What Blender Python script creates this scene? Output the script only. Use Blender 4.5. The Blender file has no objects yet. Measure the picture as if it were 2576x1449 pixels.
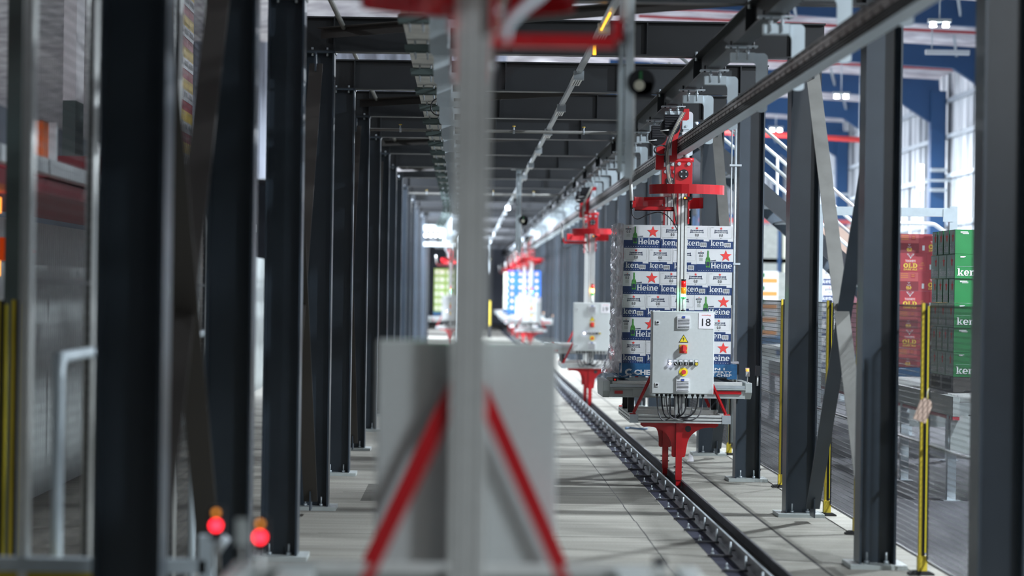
import bpy, bmesh, math, random
from mathutils import Matrix, Vector
random.seed(7)
SC = bpy.context.scene
COL = SC.collection

# ------------------------------------------------------------------ camera
cam_d = bpy.data.cameras.new('camera')
cam_d.sensor_width = 36.0
cam_d.lens = 85.0
cam_d.shift_x = 122.0 / 2576
cam_d.shift_y = 6.5 / 2576
cam_d.clip_start = 0.1
cam_d.clip_end = 400
cam_d.dof.use_dof = True
cam_d.dof.focus_distance = 23.4
cam_d.dof.aperture_fstop = 1.5
cam = bpy.data.objects.new('camera', cam_d)
COL.objects.link(cam)
cam.matrix_world = Matrix.Translation((0, 0, 1.9)) @ Matrix.Rotation(math.radians(90), 4, 'X') @ Matrix.Rotation(0.0145, 4, 'Z')
SC.camera = cam

# ------------------------------------------------------------------ look, world
SC.view_settings.view_transform = 'Standard'
SC.view_settings.look = 'None'
SC.view_settings.gamma = 1.0
SC.view_settings.use_curve_mapping = False
SC.view_settings.exposure = 0.0
w = bpy.data.worlds.new('world')
SC.world = w
w.use_nodes = True
w.node_tree.nodes['Background'].inputs[0].default_value = (0.55, 0.68, 0.9, 1)
w.node_tree.nodes['Background'].inputs[1].default_value = 0.035

# ------------------------------------------------------------------ room lamps and added fill lights (light only; visible fixtures are built below)
def area(name, loc, size, power, color=(1, 1, 1), aim=(0, 0, -1), sy=None):
    d = bpy.data.lights.new(name, 'AREA')
    d.shape = 'RECTANGLE'
    d.size = size
    d.size_y = sy or size
    d.energy = power
    d.color = color
    o = bpy.data.objects.new(name, d)
    COL.objects.link(o)
    o.location = loc
    o.rotation_euler = Vector(aim).to_track_quat('-Z', 'Y').to_euler()
    return o
COOL = (0.84, 0.92, 1.0)
WARM = (1.0, 0.97, 0.88)
# high bays over the right-hand hall
for i, (x, y, z, p) in enumerate([(6.6, 2.4, 5.6, 900), (6.6, 12.2, 6.0, 1100), (6.8, 20.9, 5.9, 1300), (6.8, 30, 6.0, 1400), (7.0, 39, 6.2, 1600), (7.0, 48, 6.2, 1900), (6.4, 58, 6.2, 2000), (6.4, 70, 6.2, 2200), (6.4, 84, 6.2, 2400)]):
    area('bay_or_fill_light', (x, y, z), 1.4 if y < 5 else 0.32, p, COOL)
# unseen fill lights added over the left-hand hall
area('bay_or_fill_light', (-4.6, 13.4, 5.6), 0.4, 110, COOL)
for i, (x, y, p) in enumerate([(-6.5, 16, 220), (-6.5, 34, 300), (-6.5, 56, 400)]):
    area('bay_or_fill_light', (x, y, 6.8), 0.5, p, COOL)
# lamps of the open area at the far left end
for x, y, z, p in [(-3.4, 44, 5.0, 700), (-3.4, 55, 5.0, 1400), (-3.4, 66, 5.0, 2600), (-3.2, 80, 5.2, 2200), (-3.2, 96, 5.2, 2400), (-1.0, 112, 5.2, 1300)]:
    area('far_bay_light', (x, y, z), 0.6, p, (0.80, 0.87, 1.0), aim=(.45, .1, -.6))
# fill lights added down the tunnel to brighten the far columns
for y, p in [(56, 120), (68, 200), (80, 260), (92, 320)]:
    area('aisle_fill_light', (0.9, y, 3.75), 0.5, p, (0.80, 0.87, 1.0), aim=(0, .75, -.65))
# unseen fill light added behind the camera, on the right
area('front_fill_light', (6.5, -2.0, 5.2), 1.2, 60, WARM, aim=(-0.30, 1.0, -0.22))

# ------------------------------------------------------------------ materials
def mat(name, col, rough=0.5, metal=0.0, noise=0.0, nscale=8.0, bump=0.0, bscale=60.0, emis=None, estr=1.0, spec=0.5, alpha=1.0, coat=0.0, stretch=None):
    m = bpy.data.materials.new(name)
    m.use_nodes = True
    nt = m.node_tree
    b = nt.nodes['Principled BSDF']
    b.inputs['Base Color'].default_value = (*col, 1)
    b.inputs['Roughness'].default_value = rough
    b.inputs['Metallic'].default_value = metal
    b.inputs['Specular IOR Level'].default_value = spec
    b.inputs['Coat Weight'].default_value = coat
    if emis:
        b.inputs['Emission Color'].default_value = (*emis, 1)
        b.inputs['Emission Strength'].default_value = estr
    if alpha < 1:
        b.inputs['Alpha'].default_value = alpha
    if noise > 0 or bump > 0:
        tc = nt.nodes.new('ShaderNodeTexCoord')
        mp = nt.nodes.new('ShaderNodeMapping')
        nt.links.new(tc.outputs['Object'], mp.inputs[0])
        if stretch:
            mp.inputs['Scale'].default_value = stretch
    if noise > 0:
        n = nt.nodes.new('ShaderNodeTexNoise')
        n.inputs['Scale'].default_value = nscale
        n.inputs['Detail'].default_value = 6
        nt.links.new(mp.outputs[0], n.inputs['Vector'])
        r = nt.nodes.new('ShaderNodeMapRange')
        r.inputs['From Min'].default_value = 0.3
        r.inputs['From Max'].default_value = 0.7
        r.inputs['To Min'].default_value = 1 - noise
        r.inputs['To Max'].default_value = 1 + noise
        nt.links.new(n.outputs['Fac'], r.inputs['Value'])
        mx = nt.nodes.new('ShaderNodeVectorMath')
        mx.operation = 'SCALE'
        mx.inputs[0].default_value = col
        nt.links.new(r.outputs[0], mx.inputs['Scale'])
        nt.links.new(mx.outputs[0], b.inputs['Base Color'])
    if bump > 0:
        n2 = nt.nodes.new('ShaderNodeTexNoise')
        n2.inputs['Scale'].default_value = bscale
        n2.inputs['Detail'].default_value = 4
        nt.links.new(mp.outputs[0], n2.inputs['Vector'])
        bp = nt.nodes.new('ShaderNodeBump')
        bp.inputs['Strength'].default_value = bump
        bp.inputs['Distance'].default_value = 0.02
        nt.links.new(n2.outputs['Fac'], bp.inputs['Height'])
        nt.links.new(bp.outputs[0], b.inputs['Normal'])
    return m

M = {}
M['steel'] = mat('dark_painted_steel', (0.034, 0.047, 0.062), 0.33, 0, 0.12, 3.0, 0.05, 200)
M['bracedark'] = mat('shaded_brace_steel', (0.05, 0.045, 0.04), 0.5, 0.2)  # same steel as the pale brace flats, shade put into the colour
M['beam'] = mat('dark_beam_steel', (0.014, 0.017, 0.020), 0.45, 0, 0.15, 3.0)
M['flat'] = mat('brace_flat_steel', (0.26, 0.26, 0.24), 0.5, 0.3, 0.15, 5.0)
M['galv'] = mat('galvanised_steel', (0.50, 0.55, 0.58), 0.42, 0.45, 0.10, 14.0)
M['galv_pale'] = mat('pale_coated_steel', (0.56, 0.64, 0.68), 0.45, 0.1, 0.05, 14.0)
M['alu'] = mat('anodised_aluminium', (0.74, 0.76, 0.74), 0.36, 0.25, 0.05, 30.0)
M['slot'] = mat('profile_slot', (0.03, 0.03, 0.035), 0.6)
M['red'] = mat('red_powder_coat', (0.50, 0.011, 0.017), 0.32, 0, 0.06, 9.0, coat=0.3)
M['cab'] = mat('cabinet_grey_paint', (0.55, 0.58, 0.57), 0.42, 0, 0.03, 40.0, 0.04, 400)
M['cabside'] = mat('conveyor_grey_paint', (0.42, 0.46, 0.45), 0.45, 0, 0.08, 8.0)
M['black'] = mat('black_plastic', (0.012, 0.013, 0.016), 0.4)
M['blackm'] = mat('black_wire', (0.01, 0.011, 0.013), 0.45)
M['rubber'] = mat('black_rubber', (0.02, 0.02, 0.02), 0.8)
M['yellow'] = mat('yellow_paint', (0.62, 0.47, 0.03), 0.45)
M['yellow_s'] = mat('yellow_sign', (0.85, 0.70, 0.02), 0.5)
M['white'] = mat('white_plastic', (0.75, 0.76, 0.77), 0.45)
M['paper'] = mat('white_label', (0.82, 0.80, 0.82), 0.6)
M['ink'] = mat('black_ink', (0.015, 0.015, 0.02), 0.6)
M['blueplastic'] = mat('blue_plastic', (0.05, 0.09, 0.35), 0.4)
M['card'] = mat('white_carton', (0.62, 0.63, 0.64), 0.38, 0, 0.03, 12.0, coat=0.2)
M['navy'] = mat('navy_print', (0.014, 0.038, 0.125), 0.4, 0, 0.12, 20.0, coat=0.2)
M['darknavy'] = mat('dark_navy_print', (0.02, 0.03, 0.07), 0.5)
M['redink'] = mat('red_ink', (0.72, 0.05, 0.045), 0.5)
M['bottle'] = mat('green_bottle_print', (0.06, 0.22, 0.05), 0.4, 0, 0.5, 60.0)
M['greenc'] = mat('green_carton', (0.012, 0.14, 0.038), 0.35, 0, 0.10, 6.0, coat=0.2)
M['greenw'] = mat('silver_green_sheen_print', (0.26, 0.38, 0.33), 0.35, 0, 0.10, 12.0, coat=0.2)  # grazing reflection on the carton flank put into the colour
M['redc'] = mat('red_carton', (0.40, 0.03, 0.045), 0.45, 0, 0.08, 7.0)
M['redc2'] = mat('light_red_print', (0.50, 0.09, 0.09), 0.5)
M['darkred'] = mat('dark_red_print', (0.22, 0.015, 0.025), 0.5)
M['gold'] = mat('gold_print', (0.80, 0.55, 0.06), 0.45)
M['orangep'] = mat('orange_print', (0.65, 0.25, 0.05), 0.5)
M['pallet'] = mat('blue_pallet_wood', (0.014, 0.095, 0.22), 0.55, 0, 0.25, 16.0)
M['bluec'] = mat('blue_carton', (0.01, 0.13, 0.62), 0.4, 0, 0.1, 6.0)
M['pinkp'] = mat('pink_print', (0.75, 0.50, 0.52), 0.5)
M['limec'] = mat('lime_carton', (0.30, 0.45, 0.07), 0.45, 0, 0.15, 8.0)
M['cream'] = mat('cream_print', (0.70, 0.72, 0.58), 0.5)
M['wine'] = mat('wine_carton', (0.20, 0.07, 0.09), 0.5, 0, 0.12, 8.0)
M['greyc'] = mat('grey_wrapped_carton', (0.35, 0.37, 0.34), 0.4, 0, 0.15, 10.0)
M['orange'] = mat('orange_paint', (0.85, 0.16, 0.02), 0.5)
M['bluep'] = mat('portal_blue_paint', (0.014, 0.065, 0.17), 0.45)
M['pipered'] = mat('red_pipe_paint', (0.45, 0.05, 0.06), 0.5)
M['dullplate'] = mat('dull_green_grey_steel', (0.10, 0.13, 0.125), 0.9, spec=0.15)
M['soffit'] = mat('bounce_lit_flange', (0.75, 0.75, 0.70), 0.8, 0, 0.12, 6.0, spec=0.2)  # pale tone of the left runway beam: floor bounce put into the colour
M['fence'] = mat('black_coated_wire', (0.03, 0.032, 0.035), 0.35, 0.3)
M['railbrown'] = mat('rail_wear_strip', (0.30, 0.26, 0.25), 0.4, 0.4, 0.2, 5.0)
M['raildark'] = mat('rail_dark_channel', (0.010, 0.009, 0.009), 0.7, spec=0.2)
M['motor'] = mat('matt_black_casting', (0.008, 0.009, 0.012), 0.6, spec=0.3)
M['railsteel'] = mat('floor_rail_steel', (0.14, 0.14, 0.15), 0.35, 0.7, 0.25, 6.0)
M['kraft'] = mat('kraft_paper', (0.62, 0.45, 0.36), 0.7)
M['cable'] = mat('grey_cable', (0.10, 0.10, 0.11), 0.5)
M['cablew'] = mat('pale_cable', (0.55, 0.53, 0.42), 0.5)
M['ledw'] = mat('white_led', (1, 1, 1), 0.4, emis=(0.75, 0.75, 1.0), estr=14)
M['ledred'] = mat('red_led', (1, 0.05, 0.05), 0.4, emis=(1.0, 0.015, 0.03), estr=9)
M['ledamber'] = mat('amber_led', (1, 0.5, 0.1), 0.4, emis=(1.0, 0.32, 0.03), estr=1.6)
M['lensred'] = mat('red_lens', (0.75, 0.01, 0.01), 0.25, emis=(1.0, 0.02, 0.01), estr=0.25)
M['lensamber'] = mat('amber_lens', (0.95, 0.30, 0.01), 0.25, emis=(1.0, 0.3, 0.0), estr=0.35)
M['lensgreen'] = mat('green_lens_lit', (0.1, 0.9, 0.3), 0.25, emis=(0.08, 1.0, 0.32), estr=24)
M['lensgreend'] = mat('green_lens_dark', (0.01, 0.35, 0.08), 0.25, emis=(0.0, 0.8, 0.15), estr=0.3)
M['lensamberlit'] = mat('amber_lens_lit', (1, 0.6, 0.1), 0.25, emis=(1.0, 0.50, 0.08), estr=22)
M['lamp'] = mat('lamp_face', (1, 1, 1), 0.4, emis=(0.93, 0.97, 1.0), estr=30)
M['lampsoft'] = mat('tube_lamp', (1, 1, 1), 0.4, emis=(0.9, 0.95, 1.0), estr=5)
M['amberled'] = mat('amber_light_strip', (1, 0.6, 0.1), 0.4, emis=(1.0, 0.45, 0.02), estr=2.2)
M['whitesteel'] = mat('white_painted_steel', (0.70, 0.74, 0.75), 0.4)

# concrete floor: broom finished slabs, stains with their own shape
def floor_mat():
    m = bpy.data.materials.new('concrete_floor')
    m.use_nodes = True
    nt = m.node_tree
    b = nt.nodes['Principled BSDF']
    b.inputs['Roughness'].default_value = 0.85
    b.inputs['Specular IOR Level'].default_value = 0.12
    tc = nt.nodes.new('ShaderNodeTexCoord')
    def noise(scale, vec, detail=5):
        mp = nt.nodes.new('ShaderNodeMapping')
        mp.inputs['Scale'].default_value = vec
        nt.links.new(tc.outputs['Object'], mp.inputs[0])
        n = nt.nodes.new('ShaderNodeTexNoise')
        n.inputs['Scale'].default_value = scale
        n.inputs['Detail'].default_value = detail
        nt.links.new(mp.outputs[0], n.inputs['Vector'])
        return n.outputs['Fac']
    a = noise(1.0, (0.35, 3.0, 1))  # broad streaks across the lane, column shade partly put into the colour
    c = noise(1.0, (1.2, 14.0, 1))
    d = noise(60.0, (1, 1, 1))
    def rng(s, lo, hi, f0=0.3, f1=0.7):
        r = nt.nodes.new('ShaderNodeMapRange')
        r.inputs['From Min'].default_value = f0
        r.inputs['From Max'].default_value = f1
        r.inputs['To Min'].default_value = lo
        r.inputs['To Max'].default_value = hi
        nt.links.new(s, r.inputs['Value'])
        return r.outputs[0]
    def mul(p, q):
        n = nt.nodes.new('ShaderNodeMath')
        n.operation = 'MULTIPLY'
        nt.links.new(p, n.inputs[0])
        nt.links.new(q, n.inputs[1])
        return n.outputs[0]
    s = mul(mul(rng(a, 0.72, 1.12), rng(c, 0.84, 1.08)), rng(d, 0.88, 1.1))
    # worn strip crossing the lane
    sp = nt.nodes.new('ShaderNodeSeparateXYZ')
    nt.links.new(tc.outputs['Object'], sp.inputs[0])
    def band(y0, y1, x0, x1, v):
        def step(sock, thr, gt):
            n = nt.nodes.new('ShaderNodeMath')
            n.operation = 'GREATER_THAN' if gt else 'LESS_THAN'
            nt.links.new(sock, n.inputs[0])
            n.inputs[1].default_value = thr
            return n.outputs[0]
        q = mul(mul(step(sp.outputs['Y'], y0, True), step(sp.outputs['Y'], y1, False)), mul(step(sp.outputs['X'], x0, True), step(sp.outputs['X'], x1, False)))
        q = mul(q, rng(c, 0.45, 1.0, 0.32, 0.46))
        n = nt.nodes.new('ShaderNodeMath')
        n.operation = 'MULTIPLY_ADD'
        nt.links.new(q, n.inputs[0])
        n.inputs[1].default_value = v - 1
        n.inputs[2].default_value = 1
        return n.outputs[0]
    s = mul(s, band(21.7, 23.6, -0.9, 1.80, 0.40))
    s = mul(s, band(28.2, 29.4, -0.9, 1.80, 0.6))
    mx = nt.nodes.new('ShaderNodeVectorMath')
    mx.operation = 'SCALE'
    mx.inputs[0].default_value = (0.315, 0.305, 0.268)
    nt.links.new(s, mx.inputs['Scale'])
    nt.links.new(mx.outputs[0], b.inputs['Base Color'])
    bp = nt.nodes.new('ShaderNodeBump')
    bp.inputs['Strength'].default_value = 0.25
    bp.inputs['Distance'].default_value = 0.01
    nt.links.new(d, bp.inputs['Height'])
    nt.links.new(bp.outputs[0], b.inputs['Normal'])
    return m
M['floor'] = floor_mat()

def clad_mat(name, c1, c2, scale, rough=0.5, axis='X'):
    m = bpy.data.materials.new(name)
    m.use_nodes = True
    nt = m.node_tree
    b = nt.nodes['Principled BSDF']
    b.inputs['Roughness'].default_value = rough
    tc = nt.nodes.new('ShaderNodeTexCoord')
    mp = nt.nodes.new('ShaderNodeMapping')
    mp.inputs['Scale'].default_value = (1.3, 1.3, 0.12)
    nt.links.new(tc.outputs['Object'], mp.inputs[0])
    n = nt.nodes.new('ShaderNodeTexNoise')
    n.inputs['Scale'].default_value = scale
    n.inputs['Detail'].default_value = 4
    nt.links.new(mp.outputs[0], n.inputs['Vector'])
    cr = nt.nodes.new('ShaderNodeValToRGB')
    cr.color_ramp.elements[0].position = 0.38
    cr.color_ramp.elements[0].color = (*c1, 1)
    cr.color_ramp.elements[1].position = 0.62
    cr.color_ramp.elements[1].color = (*c2, 1)
    nt.links.new(n.outputs['Fac'], cr.inputs[0])
    nt.links.new(cr.outputs[0], b.inputs['Base Color'])
    return m
M['clad'] = clad_mat('foil_faced_cladding', (0.30, 0.33, 0.36), (0.85, 0.88, 0.90), 1.6, 0.35)
M['clad2'] = clad_mat('corrugated_cladding', (0.34, 0.36, 0.42), (0.62, 0.66, 0.76), 2.4, 0.4)
M['roof'] = clad_mat('foil_faced_roof', (0.50, 0.46, 0.50), (0.95, 0.92, 0.94), 1.2, 0.5)
M['darkwall'] = mat('dark_wall_panel', (0.10, 0.12, 0.15), 0.6, 0, 0.2, 0.6)

def wrap_mat(name, base, alpha_lo, alpha_hi, bump):
    m = bpy.data.materials.new(name)
    m.use_nodes = True
    nt = m.node_tree
    b = nt.nodes['Principled BSDF']
    b.inputs['Base Color'].default_value = (*base, 1)
    b.inputs['Roughness'].default_value = 0.16
    tc = nt.nodes.new('ShaderNodeTexCoord')
    mp = nt.nodes.new('ShaderNodeMapping')
    mp.inputs['Scale'].default_value = (1, 1, 0.35)
    nt.links.new(tc.outputs['Object'], mp.inputs[0])
    n = nt.nodes.new('ShaderNodeTexNoise')
    n.inputs['Scale'].default_value = 9
    n.inputs['Detail'].default_value = 3
    n.inputs['Distortion'].default_value = 2.0
    nt.links.new(mp.outputs[0], n.inputs['Vector'])
    r = nt.nodes.new('ShaderNodeMapRange')
    r.inputs['From Min'].default_value = 0.42
    r.inputs['From Max'].default_value = 0.6
    r.inputs['To Min'].default_value = alpha_lo
    r.inputs['To Max'].default_value = alpha_hi
    nt.links.new(n.outputs['Fac'], r.inputs['Value'])
    nt.links.new(r.outputs[0], b.inputs['Alpha'])
    bp = nt.nodes.new('ShaderNodeBump')
    bp.inputs['Strength'].default_value = bump
    bp.inputs['Distance'].default_value = 0.03
    nt.links.new(n.outputs['Fac'], bp.inputs['Height'])
    nt.links.new(bp.outputs[0], b.inputs['Normal'])
    return m
M['wrap'] = wrap_mat('crinkled_stretch_film', (0.75, 0.72, 0.76), 0.45, 0.95, 1.0)

# ------------------------------------------------------------------ mesh helper
class MB:
    def __init__(self):
        self.v = []; self.f = []; self.m = []; self.s = []; self.mats = []; self.T = Matrix.Identity(4)
    def mi(self, m):
        mm = M[m] if isinstance(m, str) else m
        if mm not in self.mats:
            self.mats.append(mm)
        return self.mats.index(mm)
    def add(self, vs, fs, m, smooth=False):
        o = len(self.v); k = self.mi(m)
        self.v += [tuple(self.T @ Vector(p)) for p in vs]
        for f in fs:
            self.f.append([o + i for i in f]); self.m.append(k); self.s.append(smooth)
        return self
    def box(self, x0, x1, y0, y1, z0, z1, m):
        vs = [(x, y, z) for x in (x0, x1) for y in (y0, y1) for z in (z0, z1)]
        return self.add(vs, [(0, 1, 3, 2), (4, 6, 7, 5), (0, 4, 5, 1), (2, 3, 7, 6), (0, 2, 6, 4), (1, 5, 7, 3)], m)
    def prism(self, poly, axis, a0, a1, m):
        n = len(poly)
        def mk(p, a):
            if axis == 'y': return (p[0], a, p[1])
            if axis == 'x': return (a, p[0], p[1])
            return (p[0], p[1], a)
        vs = [mk(p, a0) for p in poly] + [mk(p, a1) for p in poly]
        fs = [tuple(range(n)), tuple(range(2 * n - 1, n - 1, -1))] + [(i, (i + 1) % n, n + (i + 1) % n, n + i) for i in range(n)]
        return self.add(vs, fs, m)
    def cyl(self, p0, p1, r, m, n=12, r2=None, cap=True):
        p0 = Vector(p0); p1 = Vector(p1); r2 = r if r2 is None else r2
        d = (p1 - p0).normalized()
        u = d.orthogonal().normalized(); w_ = d.cross(u)
        vs = []
        for p, rr in ((p0, r), (p1, r2)):
            for i in range(n):
                a = 2 * math.pi * i / n
                vs.append(tuple(p + u * rr * math.cos(a) + w_ * rr * math.sin(a)))
        self.add(vs, [(i, (i + 1) % n, n + (i + 1) % n, n + i) for i in range(n)], m, True)
        if cap:
            self.add(vs[:n], [tuple(range(n - 1, -1, -1))], m)
            self.add(vs[n:], [tuple(range(n))], m)
        return self
    def tube(self, pts, r, m, n=6):
        pts = [Vector(p) for p in pts]
        if 4 <= len(pts) <= 14:
            q = []; e = [pts[0] * 2 - pts[1]] + pts + [pts[-1] * 2 - pts[-2]]
            for i in range(len(pts) - 1):
                a, b, c, d = e[i:i + 4]
                for k in range(3):
                    t = k / 3.0
                    q.append(0.5 * ((2 * b) + (c - a) * t + (2 * a - 5 * b + 4 * c - d) * t * t + (3 * b - a - 3 * c + d) * t ** 3))
            pts = q + [pts[-1]]
        rings = []; u = None
        for i, p in enumerate(pts):
            d = (pts[min(i + 1, len(pts) - 1)] - pts[max(i - 1, 0)]).normalized()
            if u is None: u = d.orthogonal().normalized()
            u = (u - d * u.dot(d)).normalized()
            w_ = d.cross(u)
            rings += [tuple(p + (u * math.cos(2 * math.pi * j / n) + w_ * math.sin(2 * math.pi * j / n)) * r) for j in range(n)]
        fs = []
        for i in range(len(pts) - 1):
            for j in range(n):
                fs.append((i * n + j, i * n + (j + 1) % n, (i + 1) * n + (j + 1) % n, (i + 1) * n + j))
        fs.append(tuple(range(n - 1, -1, -1))); fs.append(tuple((len(pts) - 1) * n + j for j in range(n)))
        return self.add(rings, fs, m, True)
    def bar(self, p0, p1, wdt, thk, m, up=(0, 0, 1)):
        p0 = Vector(p0); p1 = Vector(p1); d = (p1 - p0).normalized()
        s = d.cross(Vector(up)).normalized(); t = s.cross(d).normalized()
        vs = [tuple(p + s * a * thk / 2 + t * b * wdt / 2) for p in (p0, p1) for a, b in ((-1, -1), (1, -1), (1, 1), (-1, 1))]
        return self.add(vs, [(0, 1, 2, 3), (7, 6, 5, 4), (0, 4, 5, 1), (1, 5, 6, 2), (2, 6, 7, 3), (3, 7, 4, 0)], m)
    def flat(self, poly, y, m):            # a print lying on a face that looks towards -y
        return self.add([(p[0], y, p[1]) for p in poly], [tuple(range(len(poly)))], m)
    def rect(self, x0, x1, z0, z1, y, m):
        return self.flat([(x0, z0), (x1, z0), (x1, z1), (x0, z1)], y, m)
    def build(self, name, parent=None, bevel=0.0):
        me = bpy.data.meshes.new(name)
        me.from_pydata(self.v, [], self.f)
        for mm in self.mats: me.materials.append(mm)
        me.polygons.foreach_set('material_index', self.m)
        me.polygons.foreach_set('use_smooth', self.s)
        bm = bmesh.new(); bm.from_mesh(me)
        bmesh.ops.remove_doubles(bm, verts=bm.verts, dist=1e-6)
        bmesh.ops.recalc_face_normals(bm, faces=bm.faces)
        bm.to_mesh(me); bm.free()
        me.update()
        o = bpy.data.objects.new(name, me)
        COL.objects.link(o)
        if parent: o.parent = parent
        if bevel > 0:
            b = o.modifiers.new('bevel', 'BEVEL'); b.width = bevel; b.segments = 2; b.limit_method = 'ANGLE'
        return o

def tag(o, label, cat, group=None, loc=None, rz=None):
    o['label'] = label; o['category'] = cat
    if group: o['group'] = group
    if loc is not None: o.location = loc
    if rz is not None: o.rotation_euler = (0, 0, rz)
    return o
def thing(name, label, cat, loc=(0, 0, 0), rz=0.0, group=None):
    o = bpy.data.objects.new(name, None)
    o.empty_display_size = 0.1
    COL.objects.link(o)
    return tag(o, label, cat, group, loc, rz)
def struct(o):
    o['kind'] = 'structure'; return o
KIDS = {}
def copy_tree(o, parent=None):
    c = o.copy(); COL.objects.link(c)
    if parent is not None: c.parent = parent
    for ch in list(o.children): copy_tree(ch, c)
    return c
ORD = ['zeroth', 'first', 'second', 'third', 'fourth', 'fifth', 'sixth', 'seventh', 'eighth', 'ninth', 'tenth', 'eleventh', 'twelfth', 'thirteenth', 'fourteenth', 'fifteenth', 'sixteenth', 'seventeenth', 'eighteenth', 'nineteenth']
TENS = {20: 'twent', 30: 'thirt', 40: 'fort', 50: 'fift', 60: 'sixt'}
def ordn(n):
    if n < 20: return ORD[n]
    t = TENS[n // 10 * 10]
    return t + 'ieth' if n % 10 == 0 else t + 'y-' + ORD[n % 10]

# ------------------------------------------------------------------ lettering
TC = {}
def glyphs(s, bold=0.0):
    key = (s, bold)
    if key not in TC:
        cu = bpy.data.curves.new('t', 'FONT'); cu.body = s; cu.size = 1.0; cu.offset = bold; cu.resolution_u = 2
        o = bpy.data.objects.new('t', cu)
        me = o.to_mesh()
        vs = [tuple(v.co) for v in me.vertices]; fs = [tuple(p.vertices) for p in me.polygons]
        o.to_mesh_clear(); bpy.data.objects.remove(o); bpy.data.curves.remove(cu)
        TC[key] = (vs, fs)
    return TC[key]
def text(mb, s, x0, x1, z0, z1, y, m, bold=0.02):
    vs, fs = glyphs(s, bold)
    ax = min(v[0] for v in vs); bx = max(v[0] for v in vs); az = min(v[1] for v in vs); bz = max(v[1] for v in vs)
    mb.add([(x0 + (v[0] - ax) / (bx - ax) * (x1 - x0), y, z0 + (v[1] - az) / (bz - az) * (z1 - z0)) for v in vs], fs, m)
def arc(cx, cz, rx, rz, a0, a1, n=10):
    return [(cx + rx * math.cos(math.radians(a0 + (a1 - a0) * i / n)), cz + rz * math.sin(math.radians(a0 + (a1 - a0) * i / n))) for i in range(n + 1)]
def strip(pts_o, pts_i):
    out = []
    for i in range(len(pts_o) - 1):
        out.append([pts_o[i], pts_o[i + 1], pts_i[i + 1], pts_i[i]])
    return out
def R(x0, x1, z0, z1): return [(x0, z0), (x1, z0), (x1, z1), (x0, z1)]
# slab-serif letters, x height 1, cap height 1.42; returns (polygons, advance)
SLAB = {
 'H': ([R(.12, .42, 0, 1.42), R(.88, 1.18, 0, 1.42), R(.4, .9, .6, .82), R(0, .54, 0, .16), R(.76, 1.3, 0, .16), R(0, .54, 1.26, 1.42), R(.76, 1.3, 1.26, 1.42)], 1.36),
 'i': ([R(.12, .4, 0, 1.0), R(0, .52, 0, .15), R(0, .4, .86, 1.0), arc(.24, 1.28, .16, .16, 0, 330, 9)], .58),
 'n': ([R(.12, .4, 0, 1.0), R(0, .52, 0, .15), R(0, .4, .86, 1.0), R(.74, 1.02, 0, .66), R(.62, 1.14, 0, .15)] + strip(arc(.68, .62, .34, .42, 0, 150), arc(.6, .60, .14, .18, 0, 150)), 1.18),
 'k': ([R(.12, .4, 0, 1.42), R(0, .52, 0, .15), R(0, .4, 1.28, 1.42), [(.38, .38), (.74, .92), (.98, .92), (.5, .30)], R(.66, 1.1, .86, 1.0), [(.46, .56), (.64, .66), (1.08, .06), (.76, .06)], R(.68, 1.16, 0, .15)], 1.2),
 'e': (strip(arc(.5, .5, .5, .52, 0, 318, 22), arc(.52, .5, .20, .36, 0, 318, 22)) + [R(.2, .98, .42, .56)], 1.08),
 'O': (strip(arc(.6, .71, .6, .71, 0, 360, 24), arc(.6, .71, .22, .42, 0, 360, 24)), 1.26),
 'L': ([R(.12, .46, 0, 1.42), R(0, .6, 1.26, 1.42), R(0, .98, 0, .2), R(.78, .98, 0, .5)], 1.06),
 'D': ([R(.12, .46, 0, 1.42), R(0, .5, 1.22, 1.42), R(0, .5, 0, .2)] + strip(arc(.48, .71, .68, .71, -90, 90, 14), arc(.46, .71, .34, .48, -90, 90, 14)), 1.22),
}
def slab(mb, s, x0, x1, z0, z1, y, m):
    adv = 0; polys = []
    for ch in s:
        g, a = SLAB[ch]
        for p in g: polys.append([(adv + q[0], q[1]) for q in p])
        adv += a
    hz = max(q[1] for p in polys for q in p)
    for p in polys:
        mb.flat([(x0 + q[0] / adv * (x1 - x0), z0 + q[1] / hz * (z1 - z0)) for q in p], y, m)
def star(cx, cz, r, k=0.42):
    return [(cx + (r if i % 2 == 0 else r * k) * math.sin(math.pi * i / 5), cz + (r if i % 2 == 0 else r * k) * math.cos(math.pi * i / 5)) for i in range(10)]

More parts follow.
